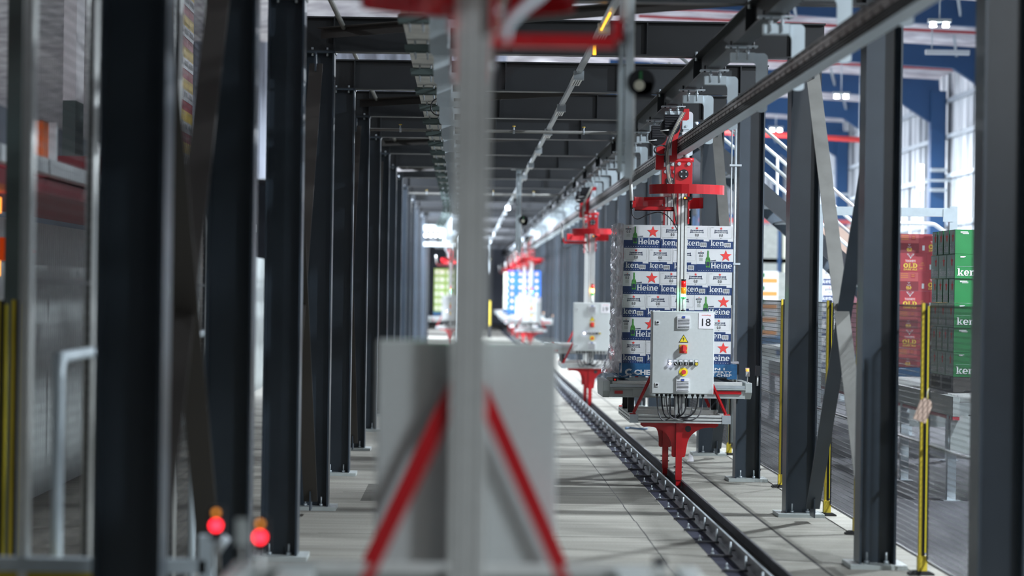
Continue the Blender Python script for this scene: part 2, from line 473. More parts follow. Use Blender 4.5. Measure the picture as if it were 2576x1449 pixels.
# ------------------------------------------------------------------ cartons (one mesh each, print on the faces)
def on_faces(mb, L, W, long_fn, short_fn):
    for k, (fn, hw, hd) in enumerate(((long_fn, L / 2, W / 2), (short_fn, W / 2, L / 2), (long_fn, L / 2, W / 2), (short_fn, W / 2, L / 2))):
        if fn is None: continue
        mb.T = Matrix.Rotation(k * math.pi / 2, 4, 'Z') @ Matrix.Translation((-hw, -hd, 0))
        fn(mb)
    mb.T = Matrix.Identity(4)
def carton00():
    L, W, H = 0.362, 0.238, 0.228
    mb = MB(); mb.box(-L/2, L/2, -W/2, W/2, 0, H, 'card')
    e = -0.0012; e2 = -0.0022; e3 = -0.0032
    def lf(b):
        b.rect(0, L, 0, .078, e, 'navy'); b.rect(.085, L, .078, .104, e, 'navy')
        b.flat(star(.288, .160, .060), e2, 'redink')
        b.flat([(.092, .045), (.132, .045), (.134, .120), (.130, .140), (.121, .152), (.119, .205), (.121, .212), (.104, .212), (.106, .205), (.104, .152), (.094, .140), (.090, .120)], e2, 'bottle')
        b.rect(.097, .127, .062, .100, e3, 'darknavy')
        b.flat([(.134, .112), (.19, .112), (.19, .122), (.134, .116)], e2, 'darknavy')
        slab(b, 'Heine', .140, .354, .036, .096, e2, 'card')
        b.rect(.016, .072, .180, .194, e2, 'darknavy')
        text(b, 'Heineken', .020, .068, .183, .191, e3, 'card', 0.01)
        b.flat(star(.044, .204, .007), e2, 'redink')
        text(b, '0.0', .026, .062, .147, .174, e2, 'ink', 0.01)
        for i, zz in enumerate((.134, .126, .118, .110)): b.rect(.026, .062, zz, zz + .003, e2, 'greyc')
        for i in range(14): b.rect(.02 + i * .024, .028 + i * .024, .012, .0155, e2, 'card')
    def sf(b):
        b.rect(0, W, 0, .075, e, 'navy'); b.rect(.004, .185, .075, .092, e, 'navy')
        b.flat(star(.118, .203, .016), e2, 'redink')
        b.flat([(.050, .160), (.056, .166), (.056, .190), (.062, .190), (.064, .186), (.172, .186), (.174, .190), (.180, .190), (.180, .166), (.186, .160), (.186, .156), (.174, .156), (.172, .160), (.064, .160), (.062, .156), (.050, .156)], e2, 'darknavy')
        text(b, 'Heineken', .062, .174, .163, .183, e3, 'card', 0.03)
        text(b, '0.0', .100, .136, .122, .150, e2, 'ink', 0.01)
        b.rect(.012, .226, .1085, .110, e2, 'greyc'); b.rect(.011, .0125, .112, .215, e2, 'greyc'); b.rect(.226, .2275, .112, .215, e2, 'greyc')
        b.rect(.112, .122, .104, .107, e2, 'ink'); b.rect(.02, .045, .210, .2125, e2, 'greyc')
        slab(b, 'ken', .016, .150, .030, .088, e2, 'card')
        b.rect(.152, .214, .020, .062, e2, 'card')
        for i in range(9): b.rect(.158 + i * .006, .158 + i * .006 + (.002, .003, .0015)[i % 3], .026, .057, e3, 'ink')
        for i in range(9): b.rect(.02 + i * .023, .028 + i * .023, .012, .0155, e2, 'card')
    on_faces(mb, L, W, lf, sf)
    return mb.build('carton')
def carton_green(kind):
    L, W, H = 0.386, 0.258, 0.231
    mb = MB(); mb.box(-L/2, L/2, -W/2, W/2, 0, H, 'greenc')
    e = -0.0015; e2 = -0.0025
    def lf(b):
        if kind:
            b.rect(.05, .12, .206, .212, e2, 'card'); b.rect(.05, .13, .198, .202, e2, 'card'); b.rect(.07, .13, .190, .194, e2, 'card')
            return
        b.rect(.012, L - .012, .006, .224, e, 'greenw')
        b.flat(star(.25, .160, .062), e2, 'redink')
        slab(b, 'Heine', .06, .36, .024, .096, e2, 'card')
    def sf(b):
        if kind:
            b.rect(.010, W - .010, .006, .224, e, 'greenw')
            b.flat(star(.16, .160, .060), e2, 'redink')
            slab(b, 'Heine', .03, .235, .024, .096, e2, 'card')
            return
        slab(b, 'ken', .025, .20, .026, .098, e2, 'card')
        b.rect(.02, .24, .1135, .1165, e2, 'greenw'); b.rect(.05, .10, .206, .212, e2, 'card')
        b.rect(.05, .09, .198, .202, e2, 'card')
    on_faces(mb, L, W, lf, sf)
    return mb.build('carton')
def antlers(b, cx, z, s, y, m):
    for sg in (-1, 1):
        p = [(0, 0), (.35, .25), (.75, .55), (.85, 1.1)]
        for a, c in list(zip(p[:-1], p[1:])) + [((.75, .55), (.45, 1.05)), ((.35, .25), (.2, .75)), ((.8, .8), (1.1, .95))]:
            dx, dz = c[0] - a[0], c[1] - a[1]; l = math.hypot(dx, dz); nx, nz = -dz / l * .08, dx / l * .08
            b.flat([(cx + sg * (a[0] + nx) * s, z + (a[1] + nz) * s), (cx + sg * (a[0] - nx) * s, z + (a[1] - nz) * s), (cx + sg * (c[0] - nx * .5) * s, z + (c[1] - nz * .5) * s), (cx + sg * (c[0] + nx * .5) * s, z + (c[1] + nz * .5) * s)], y, m)
    b.flat([(cx - .3 * s, z + .1 * s), (cx, z - .55 * s), (cx + .3 * s, z + .1 * s)], y, m)
def carton_red():
    L, W, H = 0.388, 0.245, 0.227
    mb = MB(); mb.box(-L/2, L/2, -W/2, W/2, 0, H, 'redc')
    e = -0.0015; e2 = -0.0025; e3 = -0.0035
    def lf(b):
        antlers(b, .20, .176, .042, e2, 'card')
        b.rect(.130, .268, .112, .148, e, 'redink'); text(b, 'TOOHEYS', .138, .260, .116, .144, e2, 'card', 0.03)
        slab(b, 'OLD', .115, .285, .046, .104, e2, 'gold')
        text(b, 'DARK ALE', .120, .280, .018, .040, e2, 'gold', 0.03)
        b.rect(.04, .068, .03, .09, e2, 'card')
        for x0, x1, z in ((.30, .37, .08), (.32, .36, .10), (.31, .35, .045), (.31, .345, .035), (.33, .36, .11)): b.rect(x0, x1, z, z + .004, e2, 'orangep')
    def sf(b):
        b.rect(.004, W - .004, .118, .222, e, 'redc2'); b.rect(.0, W, 0, .112, e, 'darkred')
        for zz in (.20, .178, .156): b.rect(.03, .12, zz, zz + .008, e2, 'orangep')
        b.rect(.15, .205, .150, .205, e2, 'redc')
        b.rect(.158, .198, .190, .196, e3, 'orangep'); b.rect(.158, .198, .170, .176, e3, 'orangep')
        antlers(b, .13, .092, .014, e2, 'card'); text(b, 'TOOHEYS', .108, .152, .062, .074, e2, 'card', 0.01)
        slab(b, 'OLD', .098, .162, .026, .056, e2, 'gold'); text(b, 'DARK ALE', .104, .156, .014, .022, e2, 'gold', 0.01)
    on_faces(mb, L, W, lf, sf)
    return mb.build('carton')
def carton_plain(L, W, H, base, fn):
    mb = MB(); mb.box(-L/2, L/2, -W/2, W/2, 0, H, base)
    if fn:
        def a(b): fn(b, L)
        def c(b): fn(b, W)
        on_faces(mb, L, W, a, c)
    return mb.build('carton')

def put(proto, loc, rz, label, group, cat='carton', used=set()):
    if proto.name in used:
        o = copy_tree(proto)
    else:
        used.add(proto.name); o = proto
    return tag(o, label, cat, group, loc, rz)

def pallet(name_label, loc, size=1.165, text_front=False, mat_='pallet'):
    t = thing('pallet', name_label, 'pallet', loc)
    h = size / 2; mb = MB()
    for i in range(7):
        a = -h + i * (size - .10) / 6
        mb.box(-h, h, a, a + .10, .125, .145, mat_)
    mb.build('deck', t)
    for y in (-h, -.05, h - .10):
        b = MB(); b.box(-h, h, y, y + .10, .02, .125, mat_)
        if y == -h and text_front:
            yy = -h - .002
            for pl in strip(arc(-.485, .058, .042, .034, 50, 310, 12), arc(-.485, .058, .022, .016, 50, 310, 12)): b.flat(pl, yy, 'card')
            text(b, 'CHEP', -.435, -.235, .032, .084, yy, 'card', 0.045)
            text(b, 'N I', .36, .46, .088, .112, yy, 'card', 0.03)
            text(b, 'PROPERTY', .24, .53, .056, .080, yy, 'card', 0.02)
            text(b, 'OF CHEP', .28, .53, .026, .050, yy, 'card', 0.02)
        b.build('bearer', t)
    b = MB()
    for x in (-h, -.05, h - .10): b.box(x, x + .10, -h, h, 0, .02, mat_)
    b.build('bottom_board', t)
    return t

# ------------------------------------------------------------------ setting
SP = 3.86
Y0 = 16.88
def struct_box(name, x0, x1, y0, y1, z0, z1, m):
    return struct(MB().box(x0, x1, y0, y1, z0, z1, m).build(name))
struct_box('floor', -16, 14, -12, 150, -0.2, 0.0, 'floor')
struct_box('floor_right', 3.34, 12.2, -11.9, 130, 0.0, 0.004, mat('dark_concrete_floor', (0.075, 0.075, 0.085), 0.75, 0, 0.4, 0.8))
struct_box('trim_4', 1.81, 1.985, 4, 126, 0.0, 0.002, mat('dark_floor_strip', (0.035, 0.037, 0.055), 0.95, 0, 0.3, 5.0, spec=0.1))  # dark strip laid on the floor left of the guide rail
FJ = mat('floor_joint', (0.05, 0.048, 0.045), 0.9)
jb = MB()
random.seed(3)
yy = 2.0
while yy < 110:
    l = random.uniform(.25, .7); wj = random.uniform(.006, .014); ox = random.uniform(-.004, .004)
    jb.box(1.457 + ox - wj / 2, 1.457 + ox + wj / 2, yy, yy + l, 0, .0008, FJ); yy += l
struct(jb.build('trim_1'))
jb = MB()
for x, wd in ((2.53, .022), (-.35, .006)): jb.box(x - wd / 2, x + wd / 2, 2, 120, 0, .0008, FJ)
for k in range(-3, 22): jb.box(-1.1, 1.45, Y0 + SP * k + 1.9, Y0 + SP * k + 1.91, 0, .0008, FJ)
struct(jb.build('trim_2'))

# right wall: foil faced cladding with ribs, girts
wb = MB()
wb.box(12.25, 12.4, -12, 150, 0, 7.9, 'clad')
for i in range(int(110 / 0.76)):
    y = 30 + i * .76
    wb.box(12.19, 12.25, y, y + .05, 0, 7.8, 'clad')
struct(wb.build('wall_right'))
gb = MB()
for z in (1.2, 2.5, 3.7, 4.9, 5.9, 6.8): gb.box(12.08, 12.19, -12, 150, z, z + .10, 'galv')
struct(gb.build('trim_3'))
struct_box('wall_left', -15.2, -15.0, -12, 150, 0, 8.5, 'darkwall')
struct_box('wall_back', -16, 13, 139, 139.3, 0, 9.6, mat('end_wall_panel', (0.16, 0.18, 0.22), 0.6, 0, 0.2, 0.5))
struct_box('wall_front', -16, 13, -12.3, -12, 0, 9.6, 'darkwall')
# roof sloping up to the left over both halls
rb = MB()
rb.prism([(12.4, 7.56), (-2, 8.5), (-16, 7.6), (-16, 7.7), (-2, 8.6), (12.4, 7.66)], 'y', -12.3, 150, 'roof')
struct(rb.build('ceiling'))
# upper cladding across the tunnel, seen between the cross beams
ub = MB()
ub.box(-9, 1.0, 60, 60.2, 4.6, 8.0, 'clad2')
for i in range(40): ub.box(-9 + i * .25, -8.9 + i * .25, 59.92, 60.0, 4.6, 8.0, 'clad2')
struct(ub.build('wall_upper'))

# blue portal frames of the right hall
def portal(y, label):
    t = thing('portal_frame', label, 'steel frame', (0, y, 0), 0, 'blue portal frames of the right hall')
    c = MB(); c.box(11.72, 12.08, -.17, -.15, 0, 7.1, 'bluep'); c.box(11.72, 12.08, .15, .17, 0, 7.1, 'bluep'); c.box(11.89, 11.91, -.15, .15, 0, 7.1, 'bluep')
    c.T = Matrix.Identity(4); c.box(11.70, 11.72, -.17, .17, 0, 7.1, 'bluep'); c.box(12.06, 12.08, -.17, .17, 0, 7.1, 'bluep')
    c.build('column', t)
    r = MB(); r.prism([(12.0, 6.3), (11.7, 6.3), (10.7, 6.95), (3.6, 7.32), (3.6, 7.78), (11.9, 7.38)], 'y', -.1, .1, 'bluep'); r.build('rafter', t)
    for x in (6.2, 9.3, 10.8):
        s = MB(); s.bar((x, 0, 7.2), (x - .25, -.9, 7.55), .09, .05, 'galv'); s.build('fly_brace', t)
    for z in (3.2, 4.6, 5.1):
        s = MB(); s.bar((11.7, -.2, z), (12.1, -.2, z), .09, .05, 'galv'); s.build('bracket', t)
for i, y in enumerate((22.5, 30.2, 37.9, 45.6, 53.3, 61.0, 68.7, 76.4, 84.1, 91.8)):
    portal(y, 'blue painted steel portal frame beyond the mesh fence, %s from the camera' % ordn(i + 1))
# red sprinkler mains below the roof
for i, y in enumerate((41.5, 43.4, 47.6, 49.2, 50.8, 55, 56.8, 58.6, 62.6, 64.5, 66.3, 71, 73.5, 80)):
    p = MB(); p.cyl((3.6, y, 7.72), (12.2, y, 7.42), .032, 'pipered', 8)
    tag(p.build('sprinkler_pipe'), 'red sprinkler pipe under the pale roof of the right hall, %s from the camera' % ordn(i + 1), 'pipe', 'red sprinkler pipes under the roof')
p = MB(); p.cyl((4.0, 60.2, 6.05), (10.2, 60.2, 5.78), .07, 'redink', 10)
for x in (4.6, 9.8): p.cyl((x, 60.2, 5.8), (x, 60.2, 7.72), .015, 'galv', 6)
tag(p.build('sprinkler_main'), 'thick bright red pipe crossing below the blue rafters behind the columns', 'pipe')
# lamp fixtures of the right hall
for i, (x, y) in enumerate(((8.2, 42), (8.9, 57.4), (8.9, 69.4), (8.4, 48.5), (8.9, 84), (7.4, 36.0))):
    t = thing('high_bay_lamp', 'bright twin high bay lamp hanging under the roof, %s from the camera' % ordn([2, 4, 5, 3, 6, 1][i]), 'lamp', (x, y, 6.6), 0, 'twin high bay lamps in the right hall')
    b = MB(); b.box(-.20, .20, -.05, .05, .08, .14, 'cabside'); b.cyl((0, 0, .14), (0, 0, 1.19), .012, 'galv', 6); b.build('housing', t)
    for sx in (-.11, .11):
        b = MB(); b.cyl((sx, 0, 0), (sx, 0, .08), .058, 'lamp', 14, .045); b.build('lamp_head', t)
for i, (x, y, z) in enumerate(((9.2, 46.3, 6.55), (9.6, 60.5, 4.55))):
    b = MB()
    if i == 0: b.box(x - .42, x + .42, y - .05, y + .05, z, z + .09, 'whitesteel'); b.cyl((x - .3, y, z + .09), (x - .3, y, 7.68), .012, 'galv', 6)
    else: b.box(11.33, 11.47, y, y + .1, 4.58, 5.22, 'lampsoft'); b.box(11.38, 12.2, y + .1, y + .14, 4.8, 4.86, 'galv')
    tag(b.build('tube_lamp'), ['white tube lamp hanging level just under the blue rafter', 'upright white lit strip in front of the foil wall'][i], 'lamp')

# ------------------------------------------------------------------ tunnel columns
def column_proto(x0, side):
    t = thing('steel_column', '', 'column')
    a = MB(); W_ = .256; F = .25
    a.box(0, .014, 0, F, .03, 3.94, 'steel'); a.box(W_ - .014, W_, 0, F, .03, 3.94, 'steel'); a.box(.014, W_ - .014, F / 2 - .005, F / 2 + .005, .03, 3.94, 'steel')
    a.build('shaft', t)
    b = MB(); b.box(-.07, W_ + .07, -.07, F + .07, 0, .03, 'cabside'); b.build('base_plate', t)
    for x in (.06, W_ - .06):
        for y in (.045, F - .045):
            c = MB(); c.cyl((x, y, .03), (x, y, .05), .018, 'galv', 6); c.cyl((x, y, .05), (x, y, .11), .008, 'galv', 6); c.build('anchor_bolt', t)
    d = MB(); d.box(-.01, W_ + .01, -.0, F, 3.922, 3.94, 'steel'); d.build('cap_plate', t)
    return t
cp = column_proto(0, 0)
LX = -1.137 - .256
RX = 2.79
first = True
NK = 27
for side, x, ks in (('left', LX, range(-3, 17)), ('right', RX, range(-2, NK))):
    for n, k in enumerate(ks):
        if side == 'left' and k == -3: continue
        o = cp if first else copy_tree(cp)
        first = False
        if side == 'left': n -= 1
        else: n = n
        lab = 'dark steel column in the %s row of the aisle, %s from the camera' % (side, 'nearest one' if (side == 'left' and k == -2) or (side == 'right' and k == -1) else ordn(k + 3 if side == 'left' else k + 2))
        if side == 'right' and k == -2:
            lab = 'dark steel column of the right row beside the camera, just out of view'
            COL  # outside the frame: skipped below
        tag(o, lab, 'column', 'dark steel columns along the %s side' % side, (x, Y0 + SP * k, 0))
# taller outer flange stubs carry on above the frame for the two nearest bays
# cross beams
def ibeam_x(mb, x0, x1, yc, z0, z1, w_, m):
    mb.box(x0, x1, yc - w_ / 2, yc + w_ / 2, z0, z0 + .014, m); mb.box(x0, x1, yc - w_ / 2, yc + w_ / 2, z1 - .014, z1, m); mb.box(x0, x1, yc - .005, yc + .005, z0 + .014, z1 - .014, m)
def cross_proto():
    t = thing('cross_beam', '', 'beam')
    a = MB(); ibeam_x(a, -1.42, 3.08, 0, 3.94, 4.24, .17, 'beam'); a.build('girder', t)
    for x in (-1.142, 2.797, .4, 1.55):
        b = MB(); b.box(x - .006, x + .006, -.08, -.005, 3.954, 4.226, 'beam'); b.build('stiffener', t)
    for x in (-1.33, -1.20, 2.85, 2.99):
        b = MB(); b.cyl((x, -.06, 3.90), (x, -.06, 3.975), .012, 'galv', 6); b.build('bolt', t)
    return t
xb = cross_proto(); first = True
for k in range(-1, NK):
    o = xb if first else copy_tree(xb); first = False
    tag(o, 'dark steel cross beam spanning the aisle overhead, %s from the camera' % ordn(k + 2), 'beam', 'cross beams over the aisle', (0, Y0 + SP * k + .125, 0))

# diagonal flat bracing between column pairs
def xbrace(x, k, side, n):
    y = Y0 + SP * k
    for q, (ya, za, yb, zb) in enumerate(((y + .34, .12, y + 3.58, 3.80), (y + .20, 3.52, y + 3.34, .12))):
        t = thing('diagonal_brace', 'flat steel diagonal brace %s between two %s row columns, %s braced bay' % (['rising away', 'falling away'][q], side, ['nearest', 'second', 'third', 'fourth', 'fifth'][n]), 'brace', (x + (.022 if q else 0), 0, 0), 0, 'diagonal braces of the %s row' % side)
        b = MB(); b.bar((0, ya, za), (0, yb, zb), .115, .010, ['flat' if side == 'right' else 'bracedark', 'steel' if side == 'right' else 'bracedark'][q], up=(1, 0, 0)); b.build('bar', t)  # one brace steel, its lit and shaded tones chosen by side
        for yy, zz, sg in ((ya, za, -1), (yb, zb, 1)):
            b = MB(); b.box(-.006, .006, yy - (.065 if sg < 0 else .10), yy + (.10 if sg < 0 else .12), max(.035, zz - .07), min(3.92, zz + .09), 'steel'); b.build('gusset_plate', t)
        if q == 0:
            b = MB(); b.cyl((-.03, y + 1.84, 1.83), (.05, y + 1.84, 1.83), .016, 'galv', 8); b.build('bolt', t)
for n, k in enumerate((-2, 0, 2, 4)):
    xbrace(-1.275, k, 'left', n)
    if k >= 0: xbrace(2.925, k, 'right', n - 1)
# horizontal (plan) bracing
for n, k in enumerate((0, 2, 4, 6)):
    ya, yb = Y0 + SP * k, Y0 + SP * (k + 1)
    b = MB(); b.bar((-1.25, yb + .0, 4.085), (2.9, ya + .3, 4.085), .085, .010, 'bracedark'); b.bar((-1.25, yb - .05, 4.125), (2.9, ya + .25, 4.125), .008, .10, 'bracedark')
    tag(b.build('plan_brace'), 'flat bar laid level between overhead cross beams, %s braced bay' % ordn(n + 1), 'brace', 'level braces between the cross beams')
    b = MB(); b.cyl((-1.3, ya - .6, 4.6), (-1.05, yb - .2, 4.12), .022, 'flat', 8)
    tag(b.build('tie_rod'), 'grey tie rod slanting down beside the left columns, %s from the camera' % ordn(n + 1), 'rod', 'tie rods above the left columns')

# longitudinal runway beams and hanging rail
def runway(xc, wd, m, label, y1=128):
    mb = MB(); z0, z1 = 3.74, 3.94
    mb.box(xc - wd / 2, xc + wd / 2, 5, y1, z0, z0 + .012, m); mb.box(xc - wd / 2, xc + wd / 2, 5, y1, z1 - .012, z1, m); mb.box(xc - .004, xc + .004, 5, y1, z0 + .012, z1 - .012, m)
    t = thing('runway_beam', label, 'beam')
    mb.build('girder', t)
    for k in range(-2, 20):
        b = MB(); y = Y0 + SP * k + .125
        b.box(xc - wd / 2, xc + wd / 2, y - .006, y + .006, z0 + .012, z1 - .012, m); b.cyl((xc - wd/2 + .015, y - .1, z1 - .04), (xc - wd/2 + .015, y - .1, z1 + .04), .012, 'galv', 6)
        b.build('stiffener', t)
runway(2.022, .135, 'beam', 'dark steel runway beam under the cross beams above the right carrier track')
runway(-.345, .20, 'soffit', 'pale steel runway beam overhead left of the near grey mast')
def rail_path(xc, y):
    if xc < 1 and y > 50:
        u = min(1.0, (y - 50) / 24.0)
        return xc - .417 * u * u * (3 - 2 * u)
    return xc
def monorail(xc, label, y0, y1):
    t = thing('overhead_rail', label, 'rail')
    ys = [y0]
    if xc < 1:
        ys += [50 + 2 * i for i in range(13)]
    ys.append(y1)
    def seg(name, x0, x1, z0, z1, m):
        mb = MB()
        for a, b in zip(ys[:-1], ys[1:]):
            pa, pb = rail_path(xc, a), rail_path(xc, b)
            vs = [(pa + x0, a, z0), (pa + x1, a, z0), (pa + x1, a, z1), (pa + x0, a, z1), (pb + x0, b, z0), (pb + x1, b, z0), (pb + x1, b, z1), (pb + x0, b, z1)]
            mb.add(vs, [(0, 3, 2, 1), (4, 5, 6, 7), (0, 1, 5, 4), (1, 2, 6, 5), (2, 3, 7, 6), (3, 0, 4, 7)], m)
        mb.build(name, t)
    seg('rail_profile', -.026, .033, 3.264, 3.408, 'raildark')
    seg('bottom_flange', -.030, .058, 3.256, 3.264, 'galv_pale')
    seg('top_strip', -.033, -.026, 3.392, 3.408, 'railsteel')
    seg('running_strip', -.034, -.026, 3.358, 3.380, 'railbrown')
    seg('conductor_strip', -.029, -.026, 3.314, 3.317, 'railsteel')
    seg('conductor_strip', -.029, -.026, 3.298, 3.301, 'railsteel')
    seg('conductor_strip', -.029, -.026, 3.282, 3.285, 'railsteel')
    tb = MB(); y = y0
    while y < 62:
        p = rail_path(xc, y); tb.box(p - .034, p - .026, y, y + .215, 3.330, 3.350, 'railbrown'); tb.box(p - .033, p - .026, y + .10, y + .125, 3.380, 3.392, 'railbrown'); y += .275
    tb.build('toothed_strip', t)
monorail(2.095, 'long dark hanging rail running over the right carrier track', 5.2, 126)
monorail(-.013, 'long dark hanging rail mostly hidden behind the near grey mast', 5.2, 126)
def bracket_proto():
    t = thing('rail_bracket', '', 'bracket')
    b = MB()
    b.prism([(.02, .415), (.095, .415)] + arc(.085, .381, .034, .034, 90, 0, 5) + [(.119, .03)] + arc(.076, .0, .043, .02, 0, -180, 8) + [(.033, .30)] + arc(-.003, .31, .036, .04, 0, 90, 4) + [(-.05, .35), (-.05, .415)], 'y', -.006, .006, 'galv_pale')
    b.build('hook_plate', t)
    b = MB(); b.box(-.155, .02, -.04, -.034, .345, .415, 'galv_pale'); b.box(-.155, .02, -.04, .04, .345, .352, 'galv_pale'); b.box(-.155, -.149, -.04, .04, .345, .415, 'galv_pale'); b.box(.014, .02, -.04, .04, .345, .415, 'galv_pale')
    b.build('channel', t)
    b = MB(); b.box(-.19, .04, -.05, .05, .455, .467, 'galv'); b.build('clamp_plate', t)
    for x in (-.11, -.035):
        b = MB(); b.cyl((x, -.05, .36), (x, -.05, .455), .007, 'galv', 6); b.cyl((x, -.05, .418), (x, -.05, .434), .014, 'galv', 6); b.build('hanger_bolt', t)
    for x in (-.155, .008):
        b = MB(); b.cyl((x, -.02, .445), (x, -.02, .50), .009, 'slot', 6); b.build('clamp_bolt', t)
    return t
def bracket_left():
    t = thing('rail_bracket', '', 'bracket')
    b = MB()
    b.prism([(-.24, .36), (-.24, .415), (.02, .415), (.02, .36), (-.10, .36), (-.10, .03), (.05, .03), (.05, -.014)] + arc(-.17, .021, .035, .035, -90, -180, 5) + [(-.205, .36)], 'y', -.006, .006, 'galv_pale')
    b.build('hook_plate', t)
    b = MB(); b.box(-.44, -.22, -.05, -.044, .385, .440, 'dullplate'); b.box(-.44, -.22, -.05, .05, .385, .392, 'dullplate'); b.build('channel', t)
    b = MB(); b.box(-.455, -.11, .30, .37, .445, .474, 'dullplate'); b.build('clamp_plate', t)
    for x, y in ((-.37, -.02), (-.28, -.02), (-.37, .29), (-.28, .29)):
        b = MB(); b.cyl((x, y, .36), (x, y, .470), .007, 'galv', 6); b.cyl((x, y, .41), (x, y, .428), .013, 'white', 6); b.build('hanger_bolt', t)
    return t
bp_ = bracket_proto(); first = True; bl_ = bracket_left()
for side, xc in (('right', 2.095), ('left', -.013)):
    n = 0
    for j in range(-3, 50):
        y = 15.86 + 1.93 * j
        if y > 104: break
        if side == 'left' and y < 11.5: continue
        n += 1
        if side == 'left': o = bl_ if n == 1 else copy_tree(bl_)
        else: o = bp_ if first else copy_tree(bp_); first = False
        tag(o, 'pale steel hook bracket holding the %s overhead rail, %s from the camera' % (side, ordn(n)), 'bracket', 'hook brackets of the %s overhead rail' % side, (rail_path(xc, y), y, 3.262))
# cables along the left runway beam
b = MB()
pts = []
random.seed(5)
for i in range(90): pts.append((-.205 + random.uniform(-.012, .012), 14 + i * .5, 3.70 + random.uniform(-.03, .03)))
b.tube(pts, .009, M['orangep'], 5)
tag(b.build('orange_cable'), 'orange cable strung along the left runway beam', 'cable')
b = MB(); b.tube([(-.255 + .065 * math.cos(a), 21.9, 3.56 + .075 * math.sin(a)) for a in [i * math.pi / 10 for i in range(21)]], .006, 'black', 6)
tag(b.build('cable_loop'), 'black cable coil hanging below the left runway beam', 'cable')

# lamp trunking along the middle
t = thing('lamp_trunking', 'long narrow grey trunking with small fittings running along the middle overhead', 'light trunking')
b = MB(); b.box(.985, 1.03, 9, 110, 3.86, 3.90, 'galv'); b.build('trunking', t)
for j in range(-1, 24):
    y = 17.75 + SP * j
    b = MB(); b.box(.96, 1.05, y, y + .08, 3.80, 3.88, 'galv'); b.box(.965, 1.045, y + .08, y + .85, 3.815, 3.865, 'alu')
    for x in (.985, 1.005, 1.025): b.box(x - .003, x + .003, y + .08, y + .85, 3.812, 3.815, 'slot')
    b.build('fitting', t)
b = MB(); b.cyl((.985, 16.7, 3.83), (.985, 17.95, 3.83), .008, 'amberled', 8); b.box(.985, 1.01, 18.9, 18.93, 3.76, 3.83, 'amberled'); o = b.build('light_strip', t); o['label'] = 'amber glowing strip'

# drop poles with a round detector
for n, (y, lab) in enumerate(((13.67, 'nearest and largest grey pole hanging from the ceiling left of carrier 18'), (40.3, 'thin grey pole hanging over the aisle above the blue load'), (90.0, 'thin far pole hanging near the vanishing point'))):
    t = thing('drop_pole', lab, 'pole', (.888, y, 0), 0, 'poles hanging from the ceiling')
    b = MB(); b.cyl((-.015, 0, 2.58), (-.015, 0, 3.94), .018, 'galv_pale', 12); b.box(.008, .052, -.02, .02, 2.55, 3.94, 'galv_pale'); b.box(.052, .058, -.02, .02, 2.55, 3.94, 'alu'); b.box(.050, .066, -.024, -.018, 2.57, 3.04, 'whitesteel'); b.build('post', t)
    b = MB(); b.box(-.12, .12, -.05, .05, 3.925, 3.94, 'galv'); b.build('ceiling_plate', t)
    b = MB(); b.cyl((.10, -.05, 3.09), (.10, .05, 3.09), .075, 'motor', 18); b.box(.07, .16, -.05, .05, 3.00, 3.09, 'motor'); b.box(.085, .10, -.062, -.05, 3.10, 3.15, 'greenc'); b.cyl((.085, -.06, 3.07), (.085, -.05, 3.07), .03, 'cablew', 12); b.box(.05, .08, -.02, .02, 3.04, 3.08, 'galv'); b.build('detector', t)
    b = MB(); b.cyl((-.015, 0, 3.30), (-.015, 0, 3.34), .024, 'galv_pale', 12); b.build('pipe_clip', t)
# pipes across
for n, (y, z) in enumerate(((27.7, 3.73), (47.5, 3.80))):
    t = thing('sprinkler_pipe', 'pale sprinkler pipe crossing the aisle below the cross beams, %s' % ['nearer one', 'farther one'][n], 'pipe', (0, y, z), 0, 'pale pipes crossing the aisle')
    b = MB(); b.cyl((-1.1, 0, 0), (1.85, 0, 0), .019, 'flat', 10); b.build('tube', t)
    for x in (-.75, .55, 1.35):
        c = MB(); c.cyl((x, 0, 0), (x, 0, .055), .008, 'galv', 6); c.cyl((x - .012, 0, 0), (x + .012, 0, 0), .026, 'galv', 8); c.cyl((x, 0, .055), (x, 0, .065), .018, 'gold', 8); c.build('sprinkler_head', t)
# conduit on right column
for n, k in enumerate((2,)):
    b = MB(); b.cyl((2.74, Y0 + SP * k - .08, .4), (2.74, Y0 + SP * k - .08, 3.9), .014, 'galv', 8); b.cyl((2.70, Y0 + SP * k - .08, .4), (2.70, Y0 + SP * k - .08, 3.9), .008, 'galv', 8)
    for z in (1.2, 2.2, 3.2): b.box(2.68, 2.80, Y0 + SP * k - .1, Y0 + SP * k - .0, z, z + .02, 'galv')
    tag(b.build('conduit'), 'galvanised conduit pair clipped to a right row column behind the loaded carrier', 'conduit')

